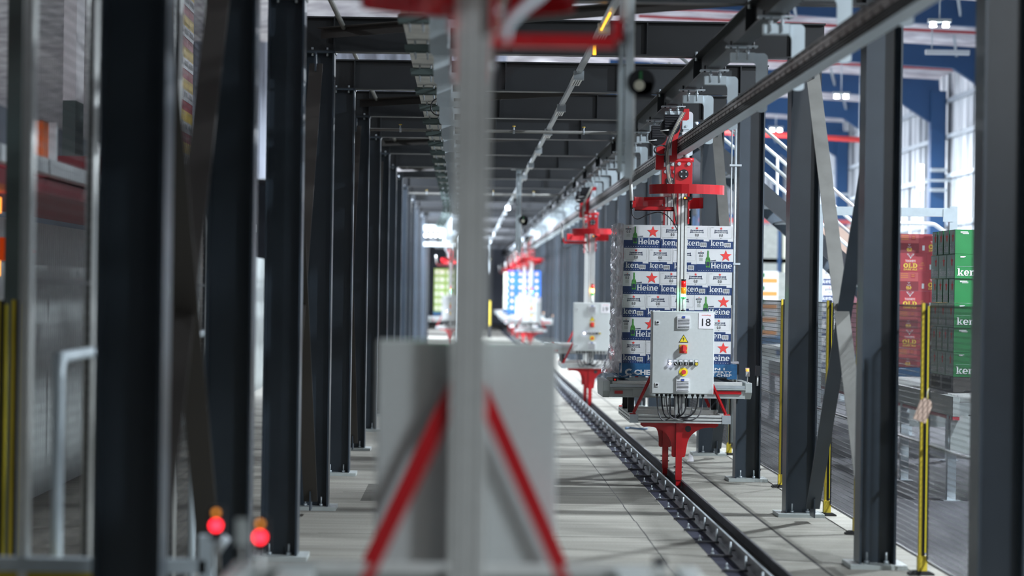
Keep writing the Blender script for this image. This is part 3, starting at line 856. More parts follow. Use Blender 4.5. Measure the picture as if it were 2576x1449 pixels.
# ------------------------------------------------------------------ floor guide rail
t = thing('guide_rail', 'steel guide rail on the floor under the right hanging carriers', 'rail')
b = MB(); b.box(1.992, 2.0, 4, 126, .0, .105, 'railsteel'); b.box(1.985, 2.0, 4, 126, .105, .110, 'galv'); b.box(1.94, 1.992, 4, 126, 0, .008, 'railsteel'); b.build('left_rail', t)
b = MB(); b.box(2.16, 2.17, 4, 126, 0, .07, 'railsteel'); b.prism([(2.17, .07), (2.17, .06), (2.235, .0), (2.245, .0)], 'y', 4, 126, 'raildark'); b.box(2.15, 2.17, 4, 126, .07, .076, 'railsteel'); b.build('right_rail', t)
b = MB(); b.box(2.0, 2.16, 4, 126, .001, .004, 'raildark'); b.build('rail_bed', t)
for j in range(-8, 38):
    y = 17.46 + .94 * j
    b = MB(); b.box(1.79, 1.97, y - .010, y + .010, .006, .020, 'railsteel'); b.cyl((1.825, y, .02), (1.825, y, .035), .013, 'galv', 6); b.cyl((1.825, y, .035), (1.825, y, .065), .006, 'galv', 6)
    b.cyl((1.955, y, .0), (1.955, y, .115), .008, 'galv', 6); b.box(1.955, 1.992, y + .03, y + .05, .045, .055, 'railsteel'); b.cyl((1.955, y + .04, 0.0), (1.955, y + .04, .085), .005, 'railsteel', 6)
    b.build('rail_foot', t)
# ------------------------------------------------------------------ mesh fence
def fence_posts(x, ys, h, side, mpost, m_mesh, group):
    for i, y in enumerate(ys):
        t = thing('fence_post', 'yellow fence post with black clamps %s, %s from the camera' % (side, ordn(i + 1)), 'post', (x, y, 0), 0, group)
        b = MB(); b.box(-.018, .0, -.018, .018, 0, h, mpost); b.build('post', t)
        b = MB(); b.box(.0, .022, -.016, .016, .10, h, 'black'); b.build('clamp_strip', t)
        b = MB(); b.box(.022, .033, -.010, .010, .15, h - .02, 'yellow_s'); b.build('panel_edge', t)
        b = MB(); b.box(-.024, .038, -.03, .03, .02, .13, mpost); b.build('foot_sleeve', t)
        b = MB(); b.prism([(-.085, 0), (.085, 0), (.085, .012), (.05, .028), (-.05, .028), (-.085, .012)], 'y', -.05, .05, 'rubber'); b.build('foot', t)
def panel(x, y0, y1, h, cell, label, m='fence', group=None, wire=.0018, zb=.10, frame=.012):
    t = thing('mesh_panel', label, 'fence panel', (x, 0, 0), 0, group)
    b = MB(); f = frame
    for z in (zb, h, (zb + h) * .46): b.box(-f / 2, f / 2, y0, y1, z - f / 2, z + f / 2, m)
    for y in (y0, y1): b.box(-f / 2, f / 2, y - f / 2, y + f / 2, zb, h, m)
    b.build('frame', t)
    b = MB(); n = int((y1 - y0) / cell)
    for i in range(1, n): y = y0 + (y1 - y0) * i / n; b.box(-wire, wire, y - wire, y + wire, zb, h, m)
    n = int((h - zb) / cell)
    for i in range(1, n): z = zb + (h - zb) * i / n; b.box(-wire, wire, y0, y1, z - wire, z + wire, m)
    b.build('wire_mesh', t)
FX = 3.16
FY = [13.4, 16.56, 19.3, 20.9, 23.9, 26.2, 28.6, 31.2, 34.0]
fence_posts(FX, FY, 1.86, 'behind the right columns', 'yellow', 'blackm', 'yellow fence posts behind the right columns')
for i in range(len(FY) - 1):
    panel(FX + .03, FY[i] + .05, FY[i + 1] - .05, 1.84, .038, 'black wire mesh fence panel behind the right columns, %s from the camera' % ordn(i + 1), group='black mesh panels behind the right columns')
b = MB(); b.T = Matrix.Translation((3.13, 16.4, 1.13)) @ Matrix.Rotation(.35, 4, 'Y'); b.box(-.045, .045, -.004, .004, -.075, .06, 'kraft'); b.prism([(-.045, .06), (.045, .06), (.02, .085), (-.02, .085)], 'y', -.004, .004, 'kraft'); b.T = Matrix.Identity(4); b.tube([(3.155, 16.4, 1.21), (3.165, 16.45, 1.25), (3.185, 16.5, 1.28)], .003, 'cablew', 5)
tag(b.build('paper_tag'), 'brown paper tag tied to the mesh fence beside a yellow post', 'tag')

# ------------------------------------------------------------------ carrier
def carrier_proto():
    t = thing('carrier', '', 'hanging carrier')
    F_ = -.78; B_ = .78
    # masts: slotted aluminium profiles
    for y in (F_, B_):
        s = -1 if y < 0 else 1
        b = MB()
        b.box(-.045, .045, y - .045, y + .045, .70, 2.90, 'alu')
        for x in (-.018, .018): b.box(x - .004, x + .004, y - .0465, y + .0465, .70, 2.90, 'slot')
        for yy in (y - .018, y + .018): b.box(-.0465, .0465, yy - .004, yy + .004, .70, 2.90, 'slot')
        b.build('mast', t)
        # red clamp plates where the mast meets the head
        b = MB(); b.box(-.062, -.046, y - .06, y + .06, 2.58, 2.88, 'red'); b.box(.046, .062, y - .06, y + .06, 2.58, 2.88, 'red')
        for z in (2.64, 2.72, 2.82): b.cyl((-.075, y, z), (.075, y, z), .010, 'galv', 6)
        b.build('mast_clamp', t)
        # pivot block
        b = MB(); b.box(-.085, .085, y - .07, y + .05, 2.94, 3.18, 'red')
        b.build('pivot_block', t, .004)
        b = MB(); b.cyl((0, y - .071, 3.063), (0, y - .088, 3.063), .047, 'black', 20)
        for sx in (-.022, .022):
            for sz in (-.022, .022): b.cyl((sx, y - .088, 3.063 + sz), (sx, y - .094, 3.063 + sz), .008, 'galv', 8)
        b.build('bearing_flange', t)
        for sx in (-.045, .048):
            b = MB(); b.cyl((sx, y - .071, 3.163), (sx, y - .085, 3.163), .018, 'galv', 12); b.build('bolt', t)
        # rail hanger: swept red plate left of the rail
        b = MB()
        b.prism([(-.005, 3.70), (.045, 3.70), (.045, 3.60), (-.02, 3.56), (-.055, 3.44), (-.065, 3.40), (-.065, 3.20), (-.15, 3.20), (-.15, 3.25), (-.14, 3.50), (-.09, 3.58), (-.03, 3.62)], 'y', y - .07, y + .02, 'red')
        b.box(-.15, .07, y - .05, y + .04, 3.185, 3.215, 'red')
        b.build('rail_hanger', t, .003)
        b = MB(); b.cyl((.03, y, 3.215), (.03, y, 3.258), .030, 'cabside', 16); b.cyl((-.02, y - .02, 3.205), (.10, y - .02, 3.205), .022, 'red', 12); b.build('guide_roller', t)
        b = MB(); b.box(-.01, .05, y - .075, y - .05, 3.39, 3.50, 'galv'); b.box(-.02, .05, y - .085, y - .075, 3.44, 3.475, 'white'); b.cyl((.02, y - .075, 3.53), (.02, y - .09, 3.53), .012, 'galv', 8); b.box(-.02, .05, y - .08, y - .05, 3.50, 3.585, 'galv_pale'); b.build('load_wheel_bracket', t)
        b = MB(); b.box(-.20, -.06, y - .16, y - .02, 3.50, 3.635, 'motor'); b.cyl((-.135, y - .15, 3.525), (-.135, y + .08, 3.525), .090, 'motor', 20)
        for i in range(5): b.box(-.195, -.065, y - .166, y - .16, 3.515 + i * .024, 3.522 + i * .024, 'slot')
        b.cyl((-.24, y - .17, 3.475), (-.15, y - .17, 3.485), .006, 'alu', 6)
        b.build('drive_motor', t)
    # longitudinal head beam tying the two heads
    b = MB(); b.box(-.06, .06, F_, B_, 2.90, 2.945, 'red'); b.build('head_beam', t)
    # curved bumper rings before and behind the masts
    for sg, zb_, zt_ in ((1, 2.857, 2.948), (-1, 2.80, 2.915)):
        b = MB(); n = 16; r0 = .365; pts = []
        for i in range(n + 1):
            a = math.pi + math.pi * i / n
            pts.append((.015 + r0 * math.cos(a), sg * (-1.02 + .26 * math.sin(a))))
        for i in range(n):
            (xa, ya), (xb_, yb_) = pts[i], pts[i + 1]
            b.add([(xa, ya, zb_), (xb_, yb_, zb_), (xb_, yb_, zt_), (xa, ya, zt_), (xa * .985, ya + sg * .006, zb_), (xb_ * .985, yb_ + sg * .006, zb_), (xb_ * .985, yb_ + sg * .006, zt_), (xa * .985, ya + sg * .006, zt_)],
                  [(0, 1, 2, 3), (7, 6, 5, 4), (0, 4, 5, 1), (3, 2, 6, 7)], 'red')
        for xx in (-.22, .22): b.bar((.0, sg * -.80, zt_ - .02), (xx, sg * -1.16, zt_ - .02), .035, .03, 'red')
        b.build('bumper_ring', t)
    # sensor arm reaching left, short stub right
    b = MB(); b.box(-.47, -.062, F_ - .03, F_ + .02, 2.703, 2.712, 'red'); b.box(-.47, -.062, F_ - .03, F_ - .022, 2.703, 2.745, 'red'); b.box(-.47, -.062, F_ + .012, F_ + .02, 2.703, 2.745, 'red'); b.box(-.49, -.462, F_ - .04, F_ + .01, 2.73, 2.80, 'red')
    b.build('sensor_arm', t)
    b = MB(); b.cyl((-.50, F_ - .03, 2.80), (-.515, F_ - .03, 3.04), .017, 'alu', 12); b.build('antenna_tube', t)
    b = MB(); b.cyl((-.50, F_ - .03, 2.72), (-.50, F_ - .03, 2.80), .015, 'black', 10); b.build('antenna_plug', t)
    b = MB(); b.box(.0, .085, F_ - .10, F_ - .06, 2.815, 2.845, 'black'); b.cyl((.012, F_ - .101, 2.83), (.012, F_ - .108, 2.83), .010, 'ledamber', 8); b.cyl((.03, F_ - .101, 2.83), (.03, F_ - .108, 2.83), .006, 'lensred', 8); b.build('photo_sensor', t)
    # control cabinet
    cb = MB(); cb.box(-.30, .30, F_ - .27, F_ - .07, .931, 1.731, 'cab'); cab = cb.build('control_cabinet', t, .006)
    yf = F_ - .275
    b = MB(); b.box(-.294, .294, yf - .006, yf, .937, 1.725, 'cab'); b.build('door', cab, .003)
    yd = yf - .007
    for z in (1.625, 1.02):
        b = MB(); b.box(-.062, .062, yd - .014, yd, z - .06, z + .06, 'white')
        for i in range(7): b.box(-.056, .056, yd - .0155, yd - .014, z - .052 + i * .0135, z - .047 + i * .0135, 'slot')
        b.box(-.014, .014, yd - .018, yd - .014, z + .040, z + .060, 'blueplastic')
        b.build('filter_fan', cab)
    for z in (1.621, 1.021):
        b = MB(); b.box(-.264, -.232, yd - .006, yd, z - .018, z + .018, 'white'); b.cyl((-.248, yd - .006, z), (-.248, yd - .009, z), .010, 'black', 10); b.build('door_lock', cab)
    b = MB(); b.prism([(-.043, 1.430), (.05, 1.430), (.0035, 1.508)], 'y', yd - .001, yd, 'ink'); b.prism([(-.034, 1.435), (.041, 1.435), (.0035, 1.499)], 'y', yd - .002, yd - .001, 'yellow_s')
    b.flat([(.008, 1.490), (-.008, 1.462), (.002, 1.464), (-.001, 1.440), (.012, 1.470), (.003, 1.468)], yd - .003, 'ink'); o = b.build('warning_sign', cab); o['label'] = 'yellow triangular high voltage sign'
    b = MB(); b.box(-.036, .040, yd - .004, yd, 1.326, 1.410, 'yellow'); b.cyl((.002, yd - .004, 1.375), (.002, yd - .030, 1.375), .034, 'redink', 20); b.box(-.006, .010, yd - .045, yd - .030, 1.345, 1.403, 'redink'); b.rect(-.034, .038, 1.327, 1.345, yd - .005, 'redink'); b.build('main_switch', cab)
    for i, x in enumerate((-.124, -.073, -.022, .029, .079, .130)):
        b = MB(); b.box(x - .018, x + .018, yd - .003, yd, 1.238, 1.268, 'galv'); b.rect(x - .013, x + .013, 1.246, 1.262, yd - .0035, 'paper')
        b.box(x - .017, x + .017, yd - .008, yd, 1.214, 1.242, 'black')
        b.cyl((x, yd - .008, 1.226), (x, yd - .022, 1.226), .0145, ['ledw', 'black', 'black', 'black', 'black', 'yellow'][i], 14)
        if i in (1, 2, 3): b.bar((x - (.010 if i == 1 else 0), yd - .024, 1.238), (x + (.010 if i == 1 else 0), yd - .024, 1.214), .008, .004, 'white', up=(1, 0, 0))
        o = b.build('push_button', cab); o['label'] = ['lit white indicator', 'black selector switch', 'black selector switch', 'black selector switch', 'black push button', 'yellow push button'][i]
    b = MB(); b.cyl((.006, yd, 1.146), (.006, yd - .004, 1.146), .042, 'yellow_s', 24); b.cyl((.006, yd - .004, 1.146), (.006, yd - .028, 1.146), .016, 'redink', 16); b.cyl((.006, yd - .028, 1.146), (.006, yd - .040, 1.146), .022, 'redink', 16); b.build('emergency_stop', cab)
    # cable glands and cables under the cabinet
    gx = [-.235, -.19, -.145, -.11, -.065, -.03, .005, .05, .11, .16, .21]
    for x in gx:
        b = MB(); b.cyl((x, F_ - .15, .931), (x, F_ - .15, .905), .015, 'black', 8); b.build('cable_gland', cab)
    for i, x in enumerate(gx):
        tx = -.10 + .05 * (i % 3); dz = .70 + .02 * (i % 2)
        pts = []
        for s in range(9):
            u = s / 8.0
            pts.append((x + (tx - x) * u * u, F_ - .15 - .05 * math.sin(u * 3.1), .905 + (dz - .905) * (1 - (1 - u) ** 2) - .06 * math.sin(u * 3.14) * abs(x) * 4))
        c = MB(); c.tube(pts, .0075 if i % 2 else .006, ['cable', 'black'][i % 2], 6); c.build('cable', cab)
    # number plate on the door
    b = MB(); b.rect(.145, .292, 1.565, 1.718, yd - .002, 'paper'); text(b, 'swisslog', .175, .262, 1.688, 1.704, yd - .003, 'redink', 0.01); np_ = b.build('number_plate', cab)
    # signal tower on the cabinet top
    b = MB(); b.cyl((0.01, F_ - .12, 1.731), (0.01, F_ - .12, 1.855), .012, 'alu', 10); b.cyl((.01, F_ - .12, 1.731), (.01, F_ - .12, 1.742), .022, 'black', 12); sg = b.build('signal_tower', t); b = MB(); b.cyl((.01, F_ - .12, 2.026), (.01, F_ - .12, 2.042), .0235, 'black', 16); b.build('cap', sg)
    for z0, z1, m in ((1.855, 1.868, 'lensgreend'), (1.868, 1.90, 'lensgreen'), (1.90, 1.962, 'lensamber'), (1.962, 2.028, 'lensred')):
        b = MB(); b.cyl((.01, F_ - .12, z0), (.01, F_ - .12, z1 - .002), .0235, m, 16); b.build('lens', sg)
    # conveyor platform
    for s in (-1, 1):
        b = MB()
        y = s * .50
        b.box(-.64, .64, y - .03 * (s > 0) - .0, y + .03 * (s < 0) + .0, 1.0, 1.035, 'alu')
        b.box(-.67, .67, min(y, y - s * .012), max(y, y - s * .012), .87, 1.0, 'cabside')
        for i in range(5): b.cyl((-.55 + i * .27, y + s * .002, .985), (-.55 + i * .27, y + s * .006, .985), .008, 'slot', 8)
        if s < 0:
            for x0, x1, z0, z1 in ((-.62, -.54, .905, .935), (.32, .63, .915, .945)): b.box(x0, x1, -.516, -.500, z0, z1, 'red')
            b.box(-.67, .67, -.530, -.512, .957, .966, 'cabside'); b.box(-.67, .67, -.516, -.512, .97, 1.0, 'galv')
            b.box(-.44, -.10, -.520, -.500, .885, .955, 'cabside')
        b.build('conveyor_frame', t)
    for x in (-.52, .52, 0):
        b = MB(); b.box(x - .05, x + .05, -.45, .45, .93, 1.034, 'cabside'); b.build('chain_track', t)
    for s in (-1, 1):
        b = MB(); b.prism([(-.52, 1.03), (.52, 1.03), (.52, .93), (.44, .865), (-.44, .865), (-.52, .93)], 'x', s * .70 - .035, s * .70 + .035, 'cabside'); b.build('end_housing', t, .008)
        b = MB(); b.box(s * .45 - .03, s * .45 + .03, -.42, -.36, .70, .87, 'black'); b.box(s * .45 - .03, s * .45 + .03, .36, .42, .70, .87, 'black'); b.build('riser', t)
    # lights on the outer ends
    for x, y, kind in ((.70, -.42, 'a'), (-.62, -.52, 's'), (.79, -.50, 'rr'), (.622, -.16, 'rr')):
        b = MB()
        if kind == 's': b.cyl((x, y - .02, 1.045), (x, y - .03, 1.045), .010, 'lensred', 10); b.box(x - .02, x + .02, y - .02, y + .02, 1.03, 1.06, 'black')
        elif kind == 'a': b.cyl((x, y, 1.03), (x, y, 1.10), .006, 'alu', 6); b.box(x - .02, x + .02, y - .02, y + .02, 1.09, 1.14, 'cabside'); b.cyl((x, y, 1.14), (x, y, 1.165), .014, 'ledamber', 10); b.box(x - .02, x + .02, y + .016, y + .02, 1.14, 1.175, 'cabside')
        else:
            b.cyl((x, y, 1.0), (x, y, 1.10), .008, 'alu', 6); b.box(x - .022, x + .022, y - .02, y + .02, 1.10, 1.20, 'black')
            for s in (1,): b.cyl((x, y + s * .02, 1.145), (x, y + s * .03, 1.145), .015, 'ledred', 12); b.cyl((x, y + s * .02, 1.185), (x, y + s * .026, 1.185), .008, 'ledamber', 10)
        b.build('end_light', t)
    # base frame of slotted profiles
    b = MB()
    for y in (-.86, .78):
        b.box(-.49, .49, y, y + .08, .641, .719, 'alu'); 
        for z in (.664, .696): b.box(-.41, .41, y - .0015, y + .0815, z - .004, z + .004, 'slot')
    for x in (-.49, .41):
        b.box(x, x + .08, -.78, .78, .641, .719, 'alu')
        for z in (.664, .696): b.box(x - .0015, x + .0815, -.78, .78, z - .004, z + .004, 'slot')
    for y in (-.30, .25): b.box(-.41, .41, y, y + .05, .70, .745, 'alu')
    b.build('base_frame', t)
    for x in (-.49, .41):
        b = MB(); b.box(x - .002, x + .082, -.866, -.858, .639, .721, 'galv'); b.build('corner_plate', t)
    # red struts from mast to base frame corners
    for y in (F_ - .01, B_ + .01):
        for s in (-1, 1):
            b = MB(); b.bar((s * .045, y, 1.60), (s * .45, y, .73), .022, .008, 'red', up=(0, 1, 0)); b.bar((s * .045, y + .012, 1.60), (s * .45, y + .012, .73), .006, .03, 'red', up=(0, 1, 0)); b.box(min(s * .43, s * .49), max(s * .43, s * .49), y - .02, y + .02, .72, .73, 'red'); b.build('strut', t)
    # guide legs
    for y in (F_, B_):
        b = MB()
        b.prism([(-.38, .64), (.38, .64), (.38, .615)] + arc(.30, .41, .225, .19, 78, 178, 8) + [(.062, .33)] + arc(.042, .33, .02, .025, 0, -90, 3) + [(-.055, .305)] + arc(-.053, .33, .02, .025, -90, -180, 3) + [(-.073, .40)] + arc(-.30, .41, .225, .19, 2, 102, 8) + [(-.38, .615)], 'y', y - .005, y + .005, 'red')
        b.box(-.034, .026, y - .035, y + .035, .085, .64, 'red')
        b.box(-.028, .020, y - .028, y + .028, .03, .085, 'red'); b.prism([(-.028, .03), (.020, .03), (.010, .0), (-.018, .0)], 'y', y - .02, y + .02, 'darkred')
        b.build('guide_leg', t)
        b = MB(); b.cyl((.085, y - .006, .583), (.085, y - .008, .583), .030, 'slot', 18); b.build('leg_hole', t)
        for z in (.16, .21): 
            b = MB(); b.cyl((-.05, y, z), (.04, y, z), .006, 'slot', 6); b.build('bolt', t)
    b = MB(); b.prism([(-.06, .0), (.065, .0), (.05, -.03), (-.045, -.03)], 'y', F_ - .05, F_ + .05, 'galv_pale')
    # hose bundle down the head
    for q, (ox, m, r) in enumerate(((0, 'cablew', .005), (.011, 'cablew', .0045), (-.012, 'cable', .006), (.022, 'cable', .005), (.006, 'cable', .005))):
        pts = [(-.02 + ox, F_ - .12, 3.66), (-.08 + ox, F_ - .19, 3.55), (-.14 + ox, F_ - .18, 3.42), (-.17 + ox, F_ - .14, 3.28), (-.165 + ox, F_ - .13, 3.15), (-.15 + ox, F_ - .13, 3.02), (-.11 + ox, F_ - .11, 2.90), (-.09 + ox * .6, F_ - .09, 2.78), (-.07 + ox * .6, F_ - .07, 2.66), (-.055, F_ - .05, 2.56)]
        c = MB(); c.tube(pts, r, m, 6); c.build('hose', t)
    c = MB(); c.tube([(-.50, F_ - .03, 2.72), (-.49, F_ - .03, 2.66), (-.44, F_ - .03, 2.62), (-.35, F_ - .04, 2.66), (-.25, F_ - .05, 2.69), (-.17, F_ - .06, 2.67), (-.10, F_ - .07, 2.60), (-.055, F_ - .07, 2.52)], .005, 'black', 6); c.build('sensor_cable', t)
    c = MB(); c.tube([(-.225 + .07 * math.cos(a), F_ - .14, 3.29 + .045 * math.sin(a)) for a in [i * math.pi / 8 for i in range(14)]], .008, 'cable', 6); c.build('cable_loop', t)
    c = MB(); c.box(-.155, -.125, F_ - .15, F_ - .13, 3.24, 3.44, 'galv'); c.build('cable_rail', t)
    return t, cab, np_
carr, cab, nplate = carrier_proto()
def find(o, nm):
    for c in o.children:
        if c.name.split('.')[0] == nm: return c
        r = find(c, nm)
        if r: return r
def number(car, s):
    c = find(car, 'control_cabinet')
    b = MB(); text(b, s, .178, .262, 1.592, 1.665, -.78 - .275 - .0105, 'ink', 0.0)
    # three levels only: the digits join the plate's own mesh
    pl = find(car, 'number_plate'); me = pl.data.copy(); pl.data = me
    bm = bmesh.new(); bm.from_mesh(me)
    k = len(me.materials); me.materials.append(M['ink'])
    vs = [bm.verts.new(v) for v in b.v]
    for f in b.f:
        try:
            nf = bm.faces.new([vs[i] for i in f]); nf.material_index = k
        except ValueError: pass
    bm.to_mesh(me); bm.free()
CX = 2.125
specs = [
 ('18', (CX, 24.37), 0, 'red and grey hanging carrier numbered 18, holding the white and blue cartons'),
 ('19', (CX, 40.9), 0, 'empty red and grey hanging carrier numbered 19, behind carrier 18'),
 ('', (.017, 7.18), math.pi, 'large blurred hanging carrier in the foreground seen from its back'),
 ('', (CX, 76.5), 0, 'distant hanging carrier in front of the blue load on the right track'),
 ('', (CX, 85.5), 0, 'distant hanging carrier holding the blue load on the right track'),
 ('', (CX, 94.5), 0, 'distant hanging carrier holding the white and green load on the right track'),
 ('', (CX, 103), 0, 'far hanging carrier second from the end of the right track'),
 ('', (CX, 111), 0, 'farthest hanging carrier on the right track'),
 ('', (-.40, 80), 0, 'distant hanging carrier holding the lime green load on the left track'),
]
cars = []
for s in specs[1:]:
    cars.append((s, copy_tree(carr)))
cars.insert(0, (specs[0], carr))
for s, o in cars:
    tag(o, s[3], 'hanging carrier', 'red and grey hanging carriers', (s[1][0], s[1][1], 0), s[2])
    if s[0]: number(o, s[0])
# grey hose on the rear mast of the foreground carrier
c = MB(); c.tube([(-.085, .72, 2.57), (-.092, .72, 2.61), (-.13, .70, 2.655), (-.19, .66, 2.71), (-.24, .60, 2.79), (-.20, .52, 2.87), (-.06, .45, 2.90)], .013, 'galv_pale', 8); c.build('hose', cars[2][1])
# carrier 19 has its amber lens lit, not the green one
for c in find(cars[1][1], 'signal_tower').children:
    if c.data.materials and c.data.materials[0] in (M['lensamber'], M['lensgreen']):
        c.data = c.data.copy()
        c.data.materials[0] = M['lensamberlit'] if c.data.materials[0] == M['lensamber'] else M['lensgreend']

# ------------------------------------------------------------------ loads on carriers
PZ = 1.06
pal = pallet('blue wooden pallet under the white and blue cartons on carrier 18', (CX + .01, 24.50, PZ), 1.165, True)
c00 = carton00()
LN = ['top', 'second from top', 'third from top', 'fourth from top', 'fifth from top', 'bottom']
zt = PZ + .145
x0 = CX - .545; yfr = 23.935
for i in range(6):
    z = zt + (5 - i) * .2285
    even = i % 2 == 0
    dx = [0, .004, -.006, -.012, -.010, -.008][i]
    row = [('L', 0), ('S', .364), ('S', .604), ('S', .844)] if even else [('S', 0), ('S', .240), ('S', .480), ('L', .720)]
    for q, (kd, ox) in enumerate(row):
        if kd == 'L':
            loc = (x0 + ox + .181 + dx, yfr + .119, z); rz = 0
            lab = 'long white and blue bottle print carton, %s layer, %s end, on carrier 18' % (LN[i], 'left' if q == 0 else 'right')
        else:
            loc = (x0 + ox + .119 + dx, yfr + .181, z); rz = math.pi / 2
            lab = 'white and blue carton end, %s layer, %s from the left' % (LN[i], ordn(q + 1))
        put(c00, loc, rz + random.uniform(-.006, .006), lab, 'white and blue cartons on carrier 18')
    # the two cartons behind on the left flank, seen through the film
    ya = yfr + (.24 if even else .364)
    for q in range(2):
        put(c00, (x0 + .119 + dx, ya + .181 + q * .364, z), math.pi / 2, 'white and blue carton behind film, %s layer, %s from the front' % (LN[i], ordn(q + 2)), 'white and blue cartons on carrier 18')
# crinkled film round the left flank
random.seed(11)
b = MB(); nz, ny = 46, 12; vs = []; fs = []
for i in range(nz + 1):
    z = 1.10 + (2.585 - 1.10) * i / nz
    fl = max(0, (1.40 - z) / .30)
    for j in range(ny + 1):
        u = j / ny
        y = yfr - .012 + 1.12 * u - .02 * fl
        x = x0 - .045 - .03 * math.sin(u * 3.1) - .085 * fl ** 1.3 + random.uniform(-.016, .016)
        if j == 0: x = x0 - .004
        vs.append((x, y + random.uniform(-.006, .006), z + random.uniform(-.01, .01)))
for i in range(nz):
    for j in range(ny):
        a = i * (ny + 1) + j
        fs.append((a, a + 1, a + ny + 2, a + ny + 1))
b.add(vs, fs, 'wrap', True)
tag(b.build('stretch_film'), 'crinkled clear stretch film round the left flank of the white and blue cartons', 'plastic film')
b = MB(); vs = []
for i in range(7):
    for j in range(5): vs.append((CX - .70 + i * .05, 23.82 + j * .06, 1.085 + .05 * math.sin(i * 1.3) * (1 - i / 7) + random.uniform(0, .03)))
b.add(vs, [(i * 5 + j, i * 5 + j + 1, i * 5 + j + 6, i * 5 + j + 5) for i in range(6) for j in range(4)], 'wrap', True)
tag(b.build('film_scrap'), 'loose scrap of clear film hanging at the left end of the loaded platform', 'plastic film')

# distant loads
def far_load(x, y, proto, nx, pw, layers, ph, name, group):
    pallet('blue pallet under the %s' % name, (x, y, PZ), 1.165)
    for i in range(layers):
        for q in range(nx):
            put(proto, (x - pw * nx / 2 + pw * (q + .5), y - .40, PZ + .145 + i * ph), 0, '%s carton, %s layer up, %s from the left' % (name, ordn(i + 1), ordn(q + 1)), group)
def fb(b, w_):
    b.flat(star(w_ / 2, .12, .07, .7), -.002, 'pinkp')
def fl_(b, w_):
    b.rect(.03, w_ - .04, .04, .18, -.002, 'cream'); b.rect(w_ * .3, w_ * .5, .08, .14, -.003, 'limec')
def fg(b, w_):
    b.rect(.10, w_ - .04, .05, .17, -.002, 'greenc')
far_load(CX + .01, 85.5, carton_plain(.28, .36, .235, 'bluec', fb), 4, .285, 6, .238, 'blue load', 'cartons of the distant blue load')
far_load(CX + .01, 94.5, carton_plain(.37, .36, .235, 'cream', fg), 3, .38, 6, .238, 'white and green load', 'cartons of the white and green load')
far_load(-.40, 80, carton_plain(.37, .36, .23, 'limec', fl_), 3, .38, 6, .235, 'lime green load', 'cartons of the lime green load')

# ------------------------------------------------------------------ right hall: stacks on conveyors
cg = carton_green(0); cgb = carton_green(1)
GX, GY, GZ = 4.66, 22.95, 1.15
pallet('dark wooden pallet under the green cartons beyond the fence', (GX + .583, GY + .583, GZ - .15), 1.165, mat_='bracedark')
for i in range(6):
    z = GZ + i * .2335
    even = i % 2 == 0
    n = i + 1
    if even:    # three long faces down the flank
        for q in range(3): put(cg, (GX + .13, GY + .195 + q * .389, z), -math.pi / 2, 'green carton long side to aisle, layer %s up, %s from front' % (['one', 'two', 'three', 'four', 'five', 'six'][i], ordn(q + 1)), 'green cartons beyond the fence')
        put(cg, (GX + .26 + .195, GY + .13, z), 0, 'green carton second from the aisle, front row, %s layer up' % ordn(n), 'green cartons beyond the fence')
    else:
        for q in range(4):
            put(cgb, (GX + .195, GY + .14 + q * .285, z), 0, 'green carton narrow end to aisle, layer %s up, %s from front' % (['one', 'two', 'three', 'four', 'five', 'six'][i], ordn(q + 1)), 'green cartons beyond the fence')
cr = carton_red()
RXX, RYY, RZZ = 4.90, 29.0, 1.06
pallet('blue pallet under the dark red cartons beyond the fence', (5.48, RYY + .58, RZZ - .15), 1.165)
for i in range(7):
    z = RZZ + i * .2285
    nm = ['bottom', 'second lowest', 'third lowest', 'middle', 'third highest', 'second highest', 'top'][i]
    if i % 2 == 0:
        put(cr, (5.455 - .123, RYY + .194, z), math.pi / 2, 'dark red carton showing its narrow end, %s layer' % nm, 'dark red cartons beyond the fence')
        put(cr, (5.455 + .194, RYY + .123, z), 0, 'dark red carton next right of the narrow end, %s layer' % nm, 'dark red cartons beyond the fence')
        put(cr, (5.455 - .369, RYY + .194, z), math.pi / 2, 'dark red carton mostly behind a column, %s layer' % nm, 'dark red cartons beyond the fence')
    else:
        put(cr, (5.35, RYY + .123, z), 0, 'dark red carton showing its wide front with antlers, %s layer' % nm, 'dark red cartons beyond the fence')
        put(cr, (5.35 + .389, RYY + .123, z), 0, 'dark red carton partly behind the green stack, %s layer' % nm, 'dark red cartons beyond the fence')
        put(cr, (5.35 - .389, RYY + .123, z), 0, 'dark red carton mostly behind a column, %s layer' % nm, 'dark red cartons beyond the fence')
# stacks seen between further columns
cw = carton_plain(.37, .28, .235, 'wine', None)
cgy = carton_plain(.37, .28, .235, 'greyc', None)
cor = carton_plain(.37, .28, .235, 'card', lambda b, w_: (b.rect(.02, w_ - .02, .02, .10, -.002, 'orangep'), b.rect(.05, .12, .12, .20, -.002, 'greenc')))
for i in range(6):
    for q in range(3):
        put(cw, (5.36 + q * .375, 35.4, 1.05 + i * .238), 0, 'wine coloured carton, %s row up, %s from the left' % (ordn(i + 1), ordn(q + 1)), 'wine coloured cartons beyond the fence')
pallet('pallet under the wine coloured cartons', (5.72, 35.8, .905), 1.165)
for i in range(5):
    for q in range(2):
        put(cgy, (6.0 + q * .375, 46.4, 1.15 + i * .238), 0, 'grey film wrapped carton, %s row up, %s from the left' % (ordn(i + 1), ordn(q + 1)), 'grey film wrapped cartons')
        put(cor, (5.2 + q * .375, 44.4, 1.15 + i * .238), 0, 'white and orange carton, %s row up, %s from the left' % (ordn(i + 1), ordn(q + 1)), 'white and orange cartons')
pallet('pallet under the grey wrapped cartons', (6.2, 46.8, .985), 1.165)
pallet('pallet under the white and orange cartons', (5.4, 44.9, .985), 1.165)
